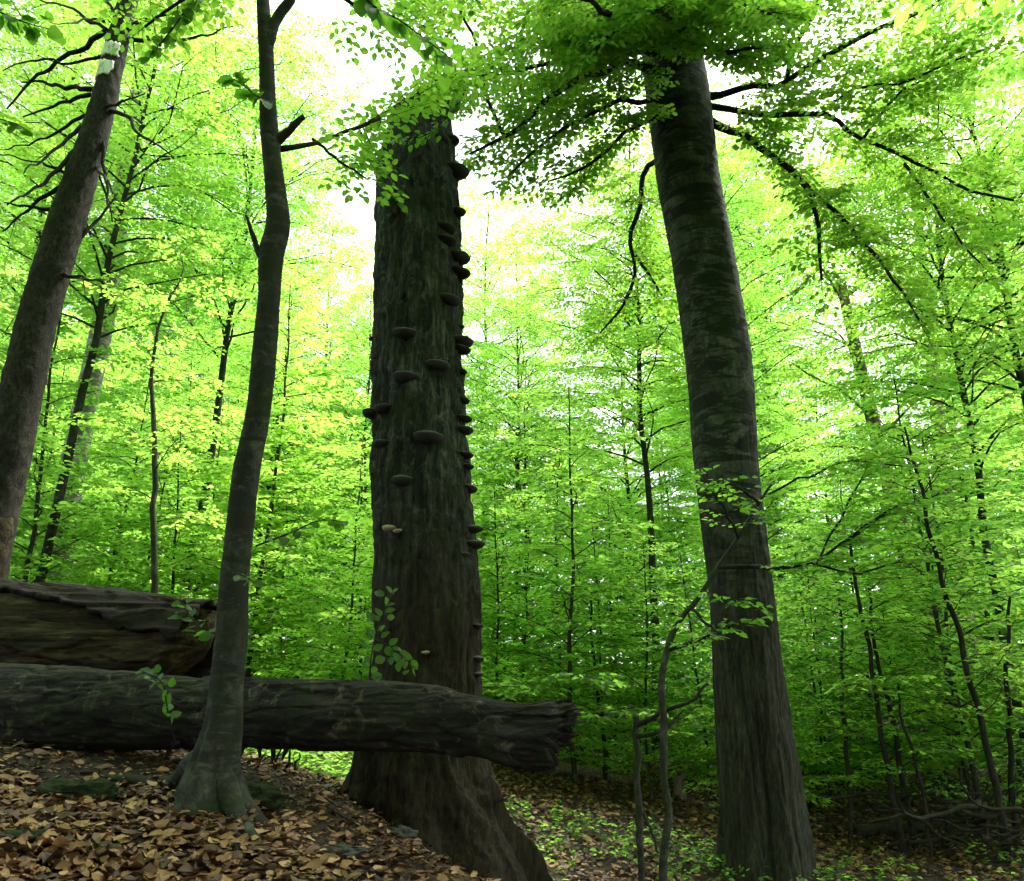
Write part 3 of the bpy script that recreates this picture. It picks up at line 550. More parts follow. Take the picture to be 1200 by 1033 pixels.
# ------------------------------------------------------------------ fallen logs
def log_disp(th, s, V, rr):
    x, y, z = V[..., 0], V[..., 1], V[..., 2]
    return .03*fbm(x*1.6, y*3, z*3, 3, 51)+.016*smooth(-.03, .05, fbm(x*2.2, y*5, z*5, 4, 52))-.010*np.abs(vnoise(x*3, y*22, z*22, 53))+.005*fbm(x*20, y*30, z*30, 2, 54)-.012-.014*crack(y, z, x, 9, 1.5, .1, 55)
def log_post(g, th, s, P, r):
    jag = .06*vnoise(np.cos(th)*4, np.sin(th)*4, 0, 61)+.05*vnoise(np.cos(th)*14, np.sin(th)*14, 0, 62)
    g[..., 0] += smooth(.9, 1, s)*(jag+.05*np.cos(th))
    bulge = smooth(.82, .93, s)*(.05*np.maximum(0, -np.cos(th+.4)))
    g[..., 2] -= bulge; return g
LG = [(-260, 826, 6.1, 116), (-130, 828, 5.85, 112), (0, 832, 5.6, 106), (120, 834, 5.45, 94), (230, 837, 5.35, 84), (300, 837, 5.27, 80), (380, 839, 5.2, 79), (450, 840, 5.13, 76), (520, 842, 5.06, 68), (570, 846, 5.0, 62), (610, 853, 4.96, 66), (640, 855, 4.93, 70), (660, 856, 4.9, 69)]
b = at_base(60, 880, 5.5); log = thing('fallen_log', 'long dark fallen trunk with a broken ragged end jutting before the dead tree', 'log', tuple(b))
mb = stem(LG, 460, 150, log_disp, log_post); mb.V[0][-1] -= [.14, .0, .0]
part('trunk', mb, M['log'], log)
rng = np.random.default_rng(31); P_l, r_l = pix_curve(LG, 200); Tl, Sl, Bl = frames(P_l)
for k in range(7):                                   # curling bark flakes and splinters at the broken end
    th_ = rng.uniform(0, 2*np.pi); base = P_l[-1]+(Sl[-1]*math.cos(th_)+Bl[-1]*math.sin(th_))*r_l[-1]*rng.uniform(.55, .9); d = Tl[-1]+rng.normal(0, .15, 3)
    c = np.array([base-d*.15, base, base+d*rng.uniform(.03, .08)]); part('splinter', MB().add(*tube(c, [.02, .014, .003], 5)), M['log'], log)
for k in range(10):                                  # hanging shreds of bark under the log
    q_ = int(rng.uniform(110, 150)); c0 = P_l[q_]+[0, -.03, -r_l[q_]*.92]; c = np.array([c0+[0, 0, .06], c0, c0+[rng.normal(0, .02), 0, -rng.uniform(.03, .09)]])
    part('bark_shred', MB().add(*tube(c, [.03, .018, .004], 6)), M['log'], log)
DY = 6.7
DL = [(-330, 735, 7.6, 145), (-170, 738, 7.2, 138), (0, 744, DY+.1, 128), (120, 752, DY, 120), (245, 762, DY-.1, 112)]
def rot_disp(th, s, V, rr):
    x, y, z = V[..., 0], V[..., 1], V[..., 2]
    return -.12*rr-.06*np.abs(vnoise(x*1.1, y*8, z*8, 71))-.03*np.abs(vnoise(x*2, y*24, z*24, 72))+.05*fbm(x*1.5, y*3, z*3, 3, 73)-.03*crack(y, z, x, 7, .8, .12, 74)-.015*crack(y, z, x, 22, 2, .2, 76)
def cut_post(g, th, s, P, r):
    a = np.degrees(th) % 360; cut = np.interp(a, [0, 60, 90, 130, 180, 270, 360], [.02, .06, .16, .34, .42, .2, .02])
    g[..., 0] -= smooth(.55, 1, s)*(cut+.07*vnoise(np.cos(th)*6, np.sin(th)*6, 0, 75)); return g
b = at_base(40, 800, DY); old = thing('rotten_log', 'thick rotten hollowing log with tan crumbling wood behind the long log', 'log', tuple(b))
part('heartwood', stem(DL, 240, 140, rot_disp, cut_post), M['rot'], old)
P, r = pix_curve(DL, 300); T, S, B = frames(P); n = len(P); m = 120; s01 = np.linspace(0, 1, n)
lo = -150+12*vnoise(s01*30, 0, 0, 81); hi = 34+10*vnoise(s01*4, 0, 0, 82)+3*vnoise(s01*60, 0, 0, 83)+2*vnoise(s01*150, 0, 0, 88)+34*smooth(.6, .95, s01)
A = np.radians(lo[:, None]+(hi-lo)[:, None]*np.linspace(0, 1, m)[None]); D = S[:, None]*np.cos(A)[..., None]+B[:, None]*np.sin(A)[..., None]
V = P[:, None]+D*r[:, None, None]; x, y, z = V[..., 0], V[..., 1], V[..., 2]
V = V+D*(.03*fbm(x*1.5, y*4, z*4, 3, 84)-.03*np.abs(vnoise(x*1.5, y*14, z*14, 85))-.02*crack(y, z, x, 12, 1.2, .15, 89)+.012*smooth(-.02, .05, fbm(x*3, y*6, z*6, 3, 86)))[..., None]
V[..., 0] -= smooth(.8, 1, s01)[:, None]*(.10*np.abs(vnoise(A*3, 0, 0, 87))+np.interp(np.degrees(A), [-150, 0, 60, 100], [.1, 0, .05, .12]))
i = np.arange(n-1)[:, None]; j = np.arange(m-1)[None]
o = obj('bark', mesh_np('bark', V.reshape(-1, 3)-np.asarray(old.location), [np.stack([i*m+j, i*m+j+1, (i+1)*m+j+1, (i+1)*m+j], -1).reshape(-1, 4)]), M['rotbark'], old)
md = o.modifiers.new('thickness', 'SOLIDIFY'); md.thickness = .045; md.offset = -1 

# ------------------------------------------------------------------ saplings seen singly
def sapling(rows, label, branches, seed, mat='sapling', leaf='leaf', fol=None, name='beech_sapling', cat='sapling', group=None):
    b = U(*rows[0][:3]); g = float(gz(b[0], b[1])); root = thing(name, label, cat, (b[0], b[1], g), group)
    P, r = pix_curve(rows, 40); t = np.linspace(0, 1, 40); P = P+np.stack([vnoise(t*11, seed, c, 33) for c in range(3)], 1)*.022+np.stack([vnoise(t*27, seed, c, 35) for c in range(3)], 1)*.007
    if P[0, 2] > g-.05: P = np.vstack([[P[0, 0]-(P[1]-P[0])[0], P[0, 1], g-.08], P]); r = np.concatenate([[r[0]*1.15], r])
    part('trunk', MB().add(*tube(P, r, 9, lambda th, s, V, rr: rr*.16*fbm(V[..., 0]*20, V[..., 1]*20, V[..., 2]*12, 2, seed))), M[mat], root)
    cv = [limb_part(root, br, M['twig'] if mat != 'stick' else M['stick'], 14, 6, kink=.02, seed=seed+k) for k, br in enumerate(branches)]
    if fol:
        cs_ = cv+[P[int(len(P)*fol.pop('top', .5)):]]; crown_part(root, cs_, M[leaf], seed, **fol)
    return root
FS = dict(t0=.15, sp2=.09, k2=.45, min2=.16, max2=.6, sp3=.08, l3=.24, ls=.038, leaf=.078)
def auto_branches(rows, n, L, seed, y_top=0.25, w=3.0):
    """n side branches, in picture-independent metres, turned round the stem"""
    rng = np.random.default_rng(seed); P, r = pix_curve(rows, 50); out = []
    for k in range(n):
        i = int(50*(y_top+(1-y_top)*(k+rng.random())/n)); i = min(i, 49); az = k*2.4+rng.uniform(0, .6)
        out.append(branch_curve(rng, P[i], az, L*rng.uniform(.6, 1.1)*(1-.4*k/n), .55, -.1))
    return out
def leafy(root, curves, seed, lf='leaf', **kw):
    mb = MB()
    for c in curves: part('branch', MB().add(*tube(c, np.linspace(.007, .002, len(c)), 5)), M['twig'], root)
    crown_part(root, curves, M[lf], seed, **kw)
R_ = [([(1064, 1012, 10, 8), (1042, 905, 10, 6.5), (1022, 785, 10, 5), (1006, 690, 10, 4), (994, 630, 10, 3)], 'thin dark beech sapling leaning beside the brush pile, taller of a close pair', 16, 1.5),
      ([(1074, 992, 10.4, 8), (1048, 865, 10.4, 6), (1027, 760, 10.4, 4), (1014, 670, 10.4, 2)], 'thin dark beech sapling leaning beside the brush pile, shorter of a close pair', 12, 1.2),
      ([(1180, 985, 9.5, 10), (1165, 905, 9.5, 8), (1145, 830, 9.5, 7), (1120, 730, 9.5, 6), (1098, 660, 9.5, 5), (1080, 575, 9.5, 4), (1060, 500, 9.5, 2)], 'leaning dark beech sapling growing out of the brush pile', 20, 1.7),
      ([(1188, 960, 10, 7), (1184, 870, 10, 6), (1180, 800, 10, 5), (1182, 700, 10, 3)], 'upright thin sapling behind the brush pile', 10, 1.1),
      ([(1000, 1002, 10.8, 6), (992, 900, 10.8, 5), (987, 800, 10.8, 4), (984, 700, 10.8, 2)], 'pale-footed straight sapling at the edge of the leaf-strewn path', 12, 1.0),
      ([(1092, 1012, 9.6, 4), (1080, 920, 9.6, 4), (1060, 850, 9.6, 3), (1050, 800, 9.6, 2)], 'whip-thin sapling with few leaves beside the close pair of saplings', 5, .6),
      ([(181, 720, 9.2, 8), (180, 600, 9.2, 7), (181, 500, 9.2, 6), (178, 430, 9.2, 4), (190, 370, 9.2, 3), (212, 325, 9.2, 2)], 'straight thin beech sapling rising behind the rotten log', 16, 1.3),
      ([(710, 925, 12.5, 6), (708, 860, 12.5, 5), (700, 800, 12.5, 4), (690, 700, 12.5, 2)], 'dark-stemmed beech sapling by the mossy little log', 14, 1.3)]
for k, (rows, lab, nb, L) in enumerate(R_):
    b = U(*rows[0][:3]); root = sapling(rows, lab, [], 200+k, mat='sapling' if k in (4, 6) else 'twig')
    if nb: leafy(root, auto_branches(rows, nb, L, 300+k), 400+k, **FS)
sapling([(754, 1075, 7.2, 8), (753, 1000, 7.2, 8), (748, 930, 7.2, 8), (747, 880, 7.2, 8), (743, 842, 7.2, 7)], 'snapped bare sapling stem with a side branch in front of the clearing', [[(744, 852, 7.2, 6), (780, 833, 7.1, 5), (808, 822, 7.0, 4), (830, 800, 7.0, 3)], [(746, 864, 7.2, 5), (775, 856, 7.2, 4), (800, 832, 7.3, 2)], [(752, 950, 7.2, 4), (766, 980, 7.1, 3), (770, 1000, 7.05, 2)]], 220, mat='sapling', name='broken_sapling')
c2 = sapling([(779, 1080, 7.0, 10), (778, 1000, 7.0, 10), (781, 930, 7.0, 9), (778, 850, 7.0, 9), (778, 785, 7.0, 8), (784, 755, 7.0, 7.5), (799, 725, 7.0, 6.5), (821, 698, 7.0, 6), (840, 668, 7.0, 6), (865, 630, 7.0, 5), (890, 590, 7.0, 4), (908, 565, 7.0, 2)], 'mottled bent beech sapling arching across the massive beech trunk',
        [[(782, 762, 7.0, 6), (805, 755, 6.95, 4), (835, 742, 6.9, 3)], [(842, 665, 7.0, 5), (905, 668, 6.9, 5), (950, 660, 6.7, 4), (985, 640, 6.6, 3), (1040, 600, 6.6, 2)], [(865, 630, 7, 4), (850, 600, 6.9, 3), (835, 575, 6.8, 2)], [(825, 693, 7, 4), (845, 700, 6.8, 3), (880, 708, 6.7, 2)], [(810, 713, 7, 4), (835, 735, 6.8, 3), (870, 730, 6.7, 2)], [(890, 590, 7, 4), (860, 570, 6.8, 3), (830, 562, 6.7, 2)], [(985, 640, 6.6, 3), (1040, 600, 6.5, 2.5), (1110, 575, 6.5, 2)], [(950, 660, 6.7, 3), (1000, 672, 6.5, 2.5), (1070, 655, 6.5, 2)], [(960, 656, 6.7, 3), (985, 605, 6.6, 2.5), (1010, 560, 6.6, 2)], [(900, 580, 7, 3), (940, 560, 6.8, 2.5), (1000, 540, 6.7, 2), (1060, 545, 6.7, 2)]], 221,
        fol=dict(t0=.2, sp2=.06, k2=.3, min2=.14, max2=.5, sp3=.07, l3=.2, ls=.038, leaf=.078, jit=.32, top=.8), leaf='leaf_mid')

def back_stem(rows, label, mat, name, seed):
    P, r = pix_curve(rows, 80); g = float(gz(P[0, 0], P[0, 1])); P[0, 2] = min(P[0, 2], g-.1); o = thing(name, label, 'tree', (P[0, 0], P[0, 1], g))
    part('trunk', MB().add(*tube(P, r, 20, lambda th, s, V, rr: rr*.07*fbm(V[..., 0]*5, V[..., 1]*5, V[..., 2]*2, 3, seed))), M[mat], o)
    rng = np.random.default_rng(seed); cv = []
    for k in range(14):
        q_ = P[int(48+31*k/14)]; c = branch_curve(rng, q_, k*2.4, rng.uniform(1.5, 3), .6, -.1); part('branch', MB().add(*tube(c, np.linspace(.035, .006, len(c)), 6)), M[mat], o); cv.append(c)
    crown_part(o, cv, M['leaf'], seed, t0=.2, sp2=.2, k2=.4, min2=.3, max2=1.1, sp3=.12, l3=.34, ls=.05, leaf=.1)
back_stem([(60, 790, 14, 32), (66, 670, 14, 31), (95, 500, 14, 27), (120, 380, 14, 24), (140, 250, 14, 22), (160, 130, 14, 20), (180, 20, 14, 17), (215, -200, 14, 12)], 'pale mottled beech trunk showing through leaves behind the conifer', 'pale', 'beech_tree', 91)
back_stem([(1150, 960, 15, 26), (1122, 900, 15, 24), (1108, 800, 15, 22), (1085, 720, 15, 21), (1062, 640, 15, 19), (1040, 560, 15, 17), (1010, 440, 15, 14), (985, 330, 15, 11)], 'leaning brown trunk showing through leaves beyond the brush pile', 'brown', 'leaning_tree', 92)
back_stem([(1150, 960, 17, 20), (1138, 780, 17, 20), (1120, 650, 17, 19), (1108, 590, 17, 18), (1098, 480, 17, 15), (1085, 350, 17, 12), (1070, 200, 17, 9)], 'upright greyish brown trunk behind the leaning brown one', 'brown', 'upright_tree', 93)
# ------------------------------------------------------------------ leafy sprigs close enough to show single leaves
def big_leaf(seed):
    rng = np.random.default_rng(seed); t = np.linspace(0, 1, 8); wd = .37*np.sin(np.pi*np.clip(t, 0, 1)**.85)**.8; wd[0] = wd[-1] = .004
    wd *= 1+.06*np.where(np.arange(8) % 2, 1, -1); V = []
    for k in range(8):
        zc = -.12*t[k]**2*rng.uniform(.5, 1.3)
        for c in (-1, 0, 1): V.append([t[k], c*wd[k], zc+abs(c)*wd[k]*.22+.012*rng.normal()*abs(c)])
    i = np.arange(7)[:, None]*3; j = np.arange(2)[None]
    return mesh_np('leaf', np.array(V), [np.stack([i+j, i+j+3, i+j+4, i+j+1], -1).reshape(-1, 4)], {'rnd': np.full(24, .5)})
LM = [big_leaf(k) for k in range(5)]
for l_ in LM: l_.materials.append(M['leaf_near_shaded'])
from mathutils import Matrix
def put_leaf(me, parent, off, p, d, n, l, name='leaf'):
    d = d/np.linalg.norm(d); n = n-d*(n@d); n = n/np.linalg.norm(n); y = np.cross(n, d)
    o = obj(name, me, None, parent); m = Matrix(((d[0]*l, y[0]*l, n[0]*l, p[0]-off[0]), (d[1]*l, y[1]*l, n[1]*l, p[1]-off[1]), (d[2]*l, y[2]*l, n[2]*l, p[2]-off[2]), (0, 0, 0, 1)))
    o.matrix_local = m; return o
def sprig(rows, n, size, spread, seed, owner=None, label=None, face=.25, w0=2.6):
    """a twig with separate leaves; owner: the tree it grows on, else a thing of its own"""
    rng = np.random.default_rng(seed); n = int(n*1.6); P, r = pix_curve([(x, y, Y, w0*(1-.6*i/(len(rows)-1))) for i, (x, y, Y) in enumerate(rows)], 24)
    if owner is None:
        root = thing('leafy_branch', label, 'branch', tuple(P[0])); off = np.asarray(root.location); br = part('twig', MB().add(*tube(P, r, 6)), M['twig'], root); par = root
    else:
        root = owner; off = np.asarray(root.location); br = part('branch', MB().add(*tube(P, r, 6)), M['twig'], root); par = br
    T = nrm(np.gradient(P, axis=0)); mb = MB(); A0, A1 = [], []
    for k in range(n):
        t = .25+.75*(k+rng.random()*.6)/n; i = min(23, int(t*23)); sd_ = 1 if k % 2 else -1
        up = nrm(np.array([0, -face, 1.])+rng.normal(0, .3, 3)); pe = np.cross(up, T[i]); d = nrm(T[i]*rng.uniform(.3, .8)+sd_*pe*rng.uniform(.5, 1)+[0, 0, -.15])
        q_ = P[i]+d*spread*rng.uniform(0, 1)*(1 if k % 3 else .2); A0.append(P[i]); A1.append(q_)
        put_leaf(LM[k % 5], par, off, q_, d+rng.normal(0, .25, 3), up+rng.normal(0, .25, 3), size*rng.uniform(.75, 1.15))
    seg_mesh(mb, np.array(A0), np.array(A1)+1e-4, np.full(n, .0016), np.full(n, .001)); o = part('stalks', mb, M['twig'], root); o['kind'] = 'stuff'
    if owner is not None: o.parent = br
    return root
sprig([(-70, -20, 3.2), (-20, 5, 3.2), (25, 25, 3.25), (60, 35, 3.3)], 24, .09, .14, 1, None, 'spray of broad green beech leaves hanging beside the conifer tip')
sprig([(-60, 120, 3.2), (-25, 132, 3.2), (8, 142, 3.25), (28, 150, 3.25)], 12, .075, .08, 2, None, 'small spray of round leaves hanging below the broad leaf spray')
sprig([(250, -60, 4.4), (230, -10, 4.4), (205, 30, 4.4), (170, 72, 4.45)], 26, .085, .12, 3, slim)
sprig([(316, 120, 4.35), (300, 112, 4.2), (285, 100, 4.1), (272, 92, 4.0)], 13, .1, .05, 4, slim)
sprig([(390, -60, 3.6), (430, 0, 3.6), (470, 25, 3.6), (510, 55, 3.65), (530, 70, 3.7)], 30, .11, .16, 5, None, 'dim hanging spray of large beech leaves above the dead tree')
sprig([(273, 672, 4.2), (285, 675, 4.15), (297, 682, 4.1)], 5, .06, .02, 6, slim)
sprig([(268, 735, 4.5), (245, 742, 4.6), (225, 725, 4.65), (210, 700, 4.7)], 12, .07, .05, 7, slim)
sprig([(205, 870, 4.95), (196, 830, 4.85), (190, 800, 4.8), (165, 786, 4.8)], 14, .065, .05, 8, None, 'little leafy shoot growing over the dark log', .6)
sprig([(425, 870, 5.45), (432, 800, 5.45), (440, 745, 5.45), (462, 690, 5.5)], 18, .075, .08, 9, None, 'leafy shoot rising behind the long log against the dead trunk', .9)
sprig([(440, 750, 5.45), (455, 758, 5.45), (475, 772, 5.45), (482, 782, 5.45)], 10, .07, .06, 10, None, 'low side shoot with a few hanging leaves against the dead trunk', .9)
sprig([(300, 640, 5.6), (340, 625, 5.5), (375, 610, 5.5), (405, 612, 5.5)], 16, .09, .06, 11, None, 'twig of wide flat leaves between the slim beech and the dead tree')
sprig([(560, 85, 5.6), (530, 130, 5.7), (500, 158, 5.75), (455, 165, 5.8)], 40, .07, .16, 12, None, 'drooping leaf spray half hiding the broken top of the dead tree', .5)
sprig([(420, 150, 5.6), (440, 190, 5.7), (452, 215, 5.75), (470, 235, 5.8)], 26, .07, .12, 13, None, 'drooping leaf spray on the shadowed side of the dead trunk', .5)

# ------------------------------------------------------------------ ground things
rng = np.random.default_rng(99)
def rock(px, py, Y, sx, sy, sz, mat, name, label, cat, seed):
    p = at_base(px, py, Y); n, m = 24, 32; ph = np.linspace(0, np.pi, n)[:, None]; th = np.linspace(0, 2*np.pi, m, endpoint=False)[None]
    d = np.stack([np.sin(ph)*np.cos(th), np.sin(ph)*np.sin(th), np.cos(ph)+0*th], -1); k = 1+.6*fbm(d[..., 0]*2.2, d[..., 1]*2.2, d[..., 2]*2.2, 4, seed)+.16*fbm(d[..., 0]*11, d[..., 1]*11, d[..., 2]*11, 2, seed+5)
    V = (d*k[..., None]*[sx, sy, sz]).reshape(-1, 3); i = np.arange(n-1)[:, None]; j = np.arange(m)[None]; kk = (j+1) % m
    o = obj(name, mesh_np(name, V, [np.stack([i*m+j, (i+1)*m+j, (i+1)*m+kk, i*m+kk], -1).reshape(-1, 4)]), mat); o.location = p+[0, 0, sz*.1]; return tag(o, label, cat)
rock(88, 940, 4.35, .22, .13, .075, M['moss'], 'mossy_hummock', 'dark moss-covered hump in the leaf litter by the log', 'hummock', 3)
rock(30, 985, 3.55, .13, .1, .05, M['moss'], 'mossy_stone', 'blackish mossy stone half buried in fallen leaves', 'stone', 5)
rock(395, 1012, 4.3, .13, .09, .03, M['stone'], 'flat_stone', 'flat grey stone beside the dead tree foot', 'stone', 8)
rock(470, 938, 5.75, .1, .07, .05, M['stone'], 'small_stone', 'small grey stone lodged against the dead tree foot', 'stone', 9)
rock(290, 930, 4.75, .2, .15, .08, M['moss'], 'mossy_root_mound', 'dark mound behind the slim beech roots', 'hummock', 12)
# little log and stump in the clearing
def small_log(rows, label, mat, seed):
    P, r = pix_curve(rows, 40); P[:, 2] = gz(P[:, 0], P[:, 1])+r*.6; o = thing('fallen_log', label, 'log', tuple(P[20]))
    part('trunk', MB().add(*tube(P, r, 16, lambda th, s, V, rr: rr*.25*fbm(V[..., 0]*4, V[..., 1]*8, V[..., 2]*8, 3, seed))), mat, o)
small_log([(575, 908, 12.3, 16), (620, 906, 12.4, 18), (680, 910, 12.6, 13), (745, 916, 12.8, 9)], 'small reddish mossy log lying in the clearing', M['brown'], 4)
small_log([(1000, 985, 11.2, 16), (1060, 975, 11.3, 15), (1140, 965, 11.4, 12), (1230, 950, 11.5, 9)], 'dead mossy trunk lying under the brush pile', M['stick'], 6)
P, r = pix_curve([(797, 945, 12, 18), (796, 925, 12, 15), (794, 905, 12, 12)], 12); P[0, 2] = gz(P[0, 0], P[0, 1])-.1
o = thing('stump', 'short broken reddish stump at the clearing edge', 'stump', tuple(P[0]))
def stump_top(mb, ns, m): 
    V = mb.V[0]; V[(m-1)*ns:m*ns, 2] += .09*vnoise(np.arange(ns)*.9, 0, 0, 3); return mb
part('trunk', stump_top(MB().add(*tube(P, r, 16, lambda th, s, V, rr: rr*.2*fbm(V[..., 0]*9, V[..., 1]*9, V[..., 2]*4, 3, 4))), 16, 12), M['brown'], o)
# brush pile: dead branches lying and leaning
def dead_branch(p0, p1, r0, seed, label, group):
    rng = np.random.default_rng(seed); t = np.linspace(0, 1, 12)[:, None]; L = np.linalg.norm(p1-p0); P = p0+(p1-p0)*t+np.stack([vnoise(t[:, 0]*4, seed, c, 5) for c in range(3)], 1)*.07*L+np.array([0, 0, -.08*L])*(t*(1-t)*4)*(-.4)
    g = gz(P[:, 0], P[:, 1])+r0*.5; P[:, 2] = np.maximum(P[:, 2], g); P += np.stack([vnoise(t[:, 0]*13, seed, c, 7) for c in range(3)], 1)*.02*L; o = thing('dead_branch', label, 'branch', tuple(P[0]), group)
    part('stem', MB().add(*tube(P, np.linspace(r0, r0*.35, 12), 7)), M['stick'], o)
    for q_ in range(rng.integers(1, 4)):
        a = P[rng.integers(3, 10)]; d = nrm(nrm(p1-p0)+rng.normal(0, .6, 3)+[0, 0, .3]); l = L*rng.uniform(.15, .35); c = np.array([a, a+d*l*.5, a+d*l+rng.normal(0, .03, 3)]); c[:, 2] = np.maximum(c[:, 2], gz(c[:, 0], c[:, 1])+.005)
        part('side_twig', MB().add(*tube(c, [r0*.45, r0*.3, .002], 5)), M['stick'], o)
for k in range(44):
    c = U(rng.uniform(1050, 1215), 960, rng.uniform(9.0, 11.2)); g = float(gz(c[0], c[1])); a = rng.normal(0, .8)+(math.pi if k % 2 else 0); L = rng.uniform(.5, 1.9); d = np.array([math.cos(a), math.sin(a), rng.uniform(-.3, .7)])
    p0 = np.array([c[0], c[1], g+rng.uniform(0, .45)])-d*L/2; dead_branch(p0, p0+d*L, rng.uniform(.006, .028)*(1.6 if k % 7 == 0 else 1), 500+k, 'bare dead branch tangled in the brush pile by the path', 'dead branches of the brush pile')
dead_branch(U(968, 928, 10.5), U(1185, 950, 10.2), .03, 600, 'long dark branch lying across the tops of the brush pile', None)
for k, (a_, b_, lab) in enumerate([((318, 905, 6.2), (330, 876, 6.0), 'short dead stick under the log, leaning left of three'), ((333, 915, 6.2), (342, 875, 6.05), 'bent dead stick standing under the log between two others'), ((344, 918, 6.2), (351, 880, 6.05), 'thin dead stick under the log nearest the dead tree')]):
    p0 = U(*a_); p0[2] = gz(p0[0], p0[1]); dead_branch(p0, U(*b_), .012, 620+k, lab, None)
dead_branch(U(275, 900, 5.9), U(330, 888, 6.3), .012, 630, 'thin pale stick lying in the gap under the log', None)

# --- leaf litter
rng = np.random.default_rng(11)
def in_view(P, mg=40):
    px, py, d = project(P); return (d > .3) & (px > -mg) & (px < 1200+mg) & (py < 1033+mg)
def cand(n, x0, x1, y0, y1):
    x = rng.uniform(x0, x1, n); y = rng.uniform(y0, y1, n); P = np.column_stack([x, y, gz(x, y)]); return P[in_view(P)]
Pn = np.vstack([cand(22000, -4, .6, 2.9, 6.2), cand(9000, -4, 1.4, 5.5, 9), cand(32000, -1.5, 9, 6.5, 15), cand(9000, -8, 12, 13, 24)])
green = fbm(Pn[:, 0]*.7, Pn[:, 1]*.7, 0, 3, 15); keep = (green < .12) | (Pn[:, 0] < -.4) | (rng.random(len(Pn)) < .35)
slope = (Pn[:, 0] < -.2) & (Pn[:, 1] < 6.2); bare = smooth(4.25, 4.75, Pn[:, 1]+.35*fbm(Pn[:, 0]*1.4, Pn[:, 1]*1.4, 0, 3, 19))*.88; bare = np.maximum(bare, .85*smooth(.12, .4, fbm(Pn[:, 0]*1.7, Pn[:, 1]*1.7, 0, 4, 21)))
keep &= ~slope | (rng.random(len(Pn)) > bare); Pn = Pn[keep]; N = len(Pn)
e = .02; gxn = (gz(Pn[:, 0]+e, Pn[:, 1])-gz(Pn[:, 0]-e, Pn[:, 1]))/(2*e); gyn = (gz(Pn[:, 0], Pn[:, 1]+e)-gz(Pn[:, 0], Pn[:, 1]-e))/(2*e)
Nn = nrm(np.column_stack([-gxn, -gyn, np.ones(N)])+rng.normal(0, .33, (N, 3))*[1, 1, .3]); ang = rng.uniform(0, 6.28, N); Dn = np.column_stack([np.cos(ang), np.sin(ang), rng.normal(0, .2, N)])
Ln = rng.uniform(.035, .088, N); Pn[:, 2] += rng.uniform(.003, .035, N)
px, py, dp = project(Pn); inside = (px > 5) & (px < 1195) & (py < 1028); order = np.argsort(np.where(inside, dp-Pn[:, 2]*.5, 99)); near = order[:300]; rest = np.ones(N, bool); rest[near] = False
nearm = rest & (dp < 7.5)
rest &= ~nearm
LEAF6_keep = LEAF6.copy(); LEAF6[:, 2] = [.10, .22, .10, .16, .16, .06]
tag(obj('leaf_litter', leaf_mesh('leaf_litter', Pn[rest], Dn[rest], Nn[rest], Ln[rest], rng, .66), M['fallen']), 'carpet of dry brown beech leaves on the slope and path', 'leaves', kind='stuff')
LEAF6[:] = LEAF6_keep
def dry_mesh(name, p, d, n, l, rng):
    N = len(p); d = nrm(d); n = nrm(n-d*(n*d).sum(1, keepdims=True)); sd_ = np.cross(d, n); t = np.array([0, .18, .42, .68, .88, 1]); wv = np.array([.02, .24, .34, .29, .15, .01])
    cu = rng.uniform(-.3, 1.5, (N, 1, 1)); cl = rng.uniform(-.5, .7, (N, 1, 1)); ww = rng.uniform(.75, 1.1, (N, 1, 1))/(1+.5*np.abs(cu)); c = np.array([-1, 0, 1.])
    yy = (wv[:, None]*c)[None]*ww*(1+.15*rng.normal(0, 1, (N, 6, 3))); xx = np.broadcast_to(t[None, :, None], yy.shape); zz = cu*yy**2*2.4+cl*(xx-.5)**2+.025*rng.normal(0, 1, yy.shape)+.08
    V = p[:, None, None]+l[:, None, None, None]*(d[:, None, None]*xx[..., None]+sd_[:, None, None]*yy[..., None]+n[:, None, None]*zz[..., None])
    i = np.arange(5)[:, None]*3; j = np.arange(2)[None]; q = np.stack([i+j, i+j+3, i+j+4, i+j+1], -1).reshape(-1, 4)
    return mesh_np(name, V.reshape(-1, 3), [(np.arange(N)[:, None, None]*18+q).reshape(-1, 4)], {'rnd': np.repeat(rng.random(N), 18)})
tag(obj('leaf_litter', dry_mesh('leaf_litter', Pn[nearm], Dn[nearm], Nn[nearm], Ln[nearm], rng), M['fallen']), 'curled dry beech leaves heaped on the slope before the logs', 'leaves', kind='stuff')
def dry_leaf(seed):
    rng = np.random.default_rng(seed); me = big_leaf(seed+20).copy(); n = len(me.vertices); co = np.zeros(n*3, np.float32); me.vertices.foreach_get('co', co); co = co.reshape(-1, 3)
    curl = rng.uniform(.3, 1.6); co[:, 2] = co[:, 2]*.5+curl*co[:, 1]**2*1.6+rng.uniform(-.4, .6)*(co[:, 0]-.5)**2+.03*vnoise(co[:, 0]*6, co[:, 1]*9, 0, seed); co[:, 1] *= 1.05-.25*min(curl, 1)
    me.vertices.foreach_set('co', co.ravel()); me.update(); me.materials.clear(); me.materials.append(M['fallen']); return me
DM = [dry_leaf(k) for k in range(7)]
for q_, k in enumerate(near): put_leaf(DM[q_ % 7], ground, (0, 0, 0), Pn[k]+[0, 0, .012], Dn[k], Nn[k]*(1 if q_ % 4 else -1), Ln[k]*1.05, 'fallen_leaf')
# crumbled leaf bits on the bare earth by the logs
A = cand(15000, -4, .8, 3.2, 6.6); n = len(A); a = rng.uniform(0, 6.28, n); A[:, 2] += rng.uniform(.002, .012, n)
tag(obj('leaf_crumbs', leaf_mesh('leaf_crumbs', A, np.column_stack([np.cos(a), np.sin(a), rng.normal(0, .2, n)]), UPV+rng.normal(0, .35, (n, 3)), rng.uniform(.01, .036, n), rng), M['fallen']), 'crumbled bits of dry leaf over the dark earth by the logs', 'leaves', kind='stuff')
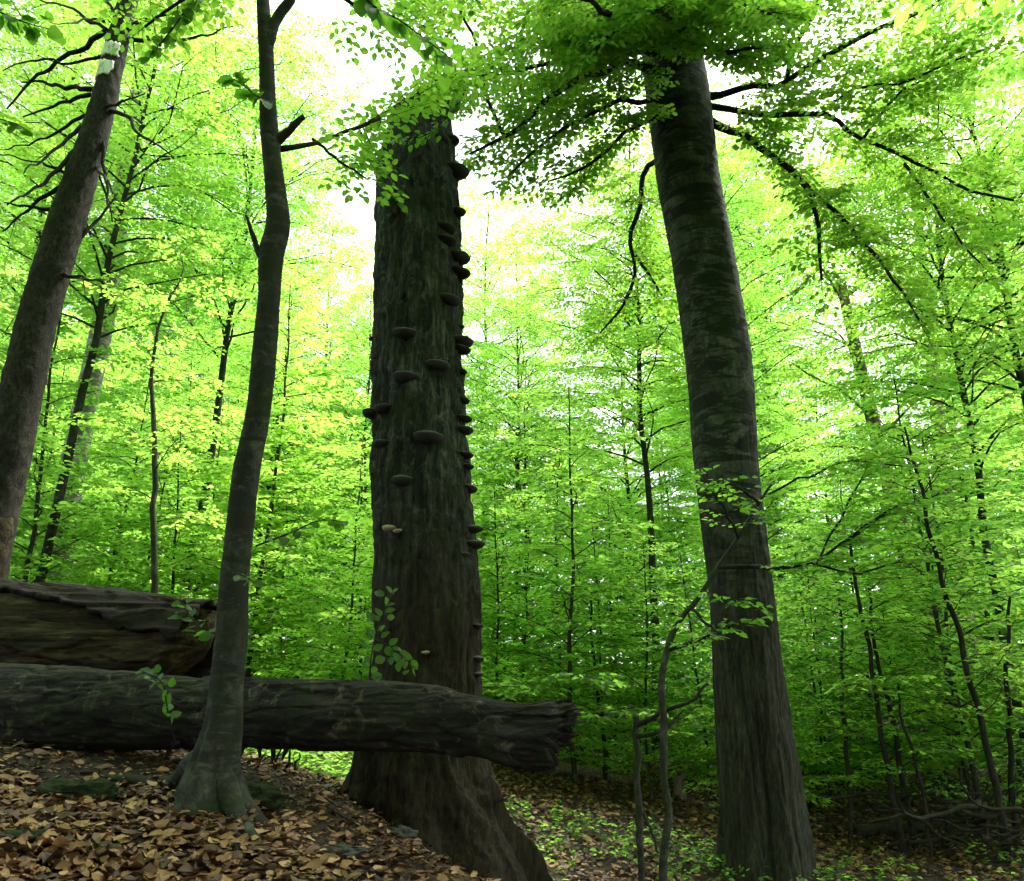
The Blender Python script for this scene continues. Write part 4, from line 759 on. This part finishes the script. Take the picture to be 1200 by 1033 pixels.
# twigs in the litter
n = 420; A = np.vstack([cand(900, -4, .8, 2.9, 7), cand(1500, -1, 9, 6.5, 13)]); A = A[rng.permutation(len(A))[:n]]; n = len(A); a = rng.uniform(0, 6.28, n); L = rng.uniform(.06, .4, n)
Bt = A[:, :2]+np.column_stack([np.cos(a), np.sin(a)])*L[:, None]; Bt = np.column_stack([Bt, gz(Bt[:, 0], Bt[:, 1])+rng.uniform(.01, .05, n)]); A[:, 2] += rng.uniform(.01, .04, n); mb = MB(); seg_mesh(mb, A, Bt, rng.uniform(.002, .006, n), rng.uniform(.001, .003, n))
tag(obj('twig_litter', mb.mesh('twig_litter'), M['stick']), 'small dead twigs strewn over the fallen leaves', 'twigs', kind='stuff')
# seedlings and herbs
C = np.vstack([cand(6500, -2, 11, 7, 20), cand(1500, -2.6, -.4, 6.6, 11)]); gsel = fbm(C[:, 0]*.7, C[:, 1]*.7, 0, 3, 15)+.25*vnoise(C[:, 0]*3, C[:, 1]*3, 0, 16); C = C[(gsel > .08) | ((C[:, 0] < -.4) & (rng.random(len(C)) < .6)) | (C[:, 1] > 12.5)]
nl = rng.integers(3, 9, len(C)); ix = np.repeat(np.arange(len(C)), nl); n = len(ix); h = rng.uniform(.03, .22, len(C))*(1+.8*(C[:, 1] > 12)); a = rng.uniform(0, 6.28, n)
p = C[ix]+np.column_stack([rng.normal(0, .03, n), rng.normal(0, .03, n), h[ix]*rng.uniform(.4, 1, n)]); d = np.column_stack([np.cos(a), np.sin(a), rng.uniform(-.3, .5, n)])
tag(obj('ground_cover', leaf_mesh('ground_cover', p, d, UPV+rng.normal(0, .35, (n, 3)), rng.uniform(.03, .075, n), rng), M['leaf']), 'low green seedlings and herbs in patches on the forest floor', 'plants', kind='stuff')
# the wood goes on beside and behind the viewpoint: unseen trees added for shade
for k, (x, y, key, sc) in enumerate([(-7.5, 1, 't0', .9), (-4, -4.5, 't1', .85), (3.5, -4, 't0', .9), (8, 0, 't1', .9), (0, -8, 't0', 1), (9, -7, 't1', 1), (-10, -6, 't0', 1.1), (7.5, 5.5, 'm2', .95), (-9, 6.5, 'm1', .95), (1.5, -2.2, 'm1', 1.0), (-2.8, -1.6, 'm2', .9), (4.2, .6, 'm2', 1), (-4.4, 1.4, 't0', .85),
        (5, -12, 'm2', 1.2), (-5, -11, 'm2', 1.2), (0, -14, 'm1', 1.3), (12, -3, 'm2', 1.1), (-13, -1, 'm2', 1.1), (-8, -13, 't1', 1), (4, -17, 't1', 1)]):
    plant(key, x, y, sc, k*1.9, 'tall beech whose crown shades the leaf-covered slope from outside the view', 'beeches shading the slope', mat=M['beech'])
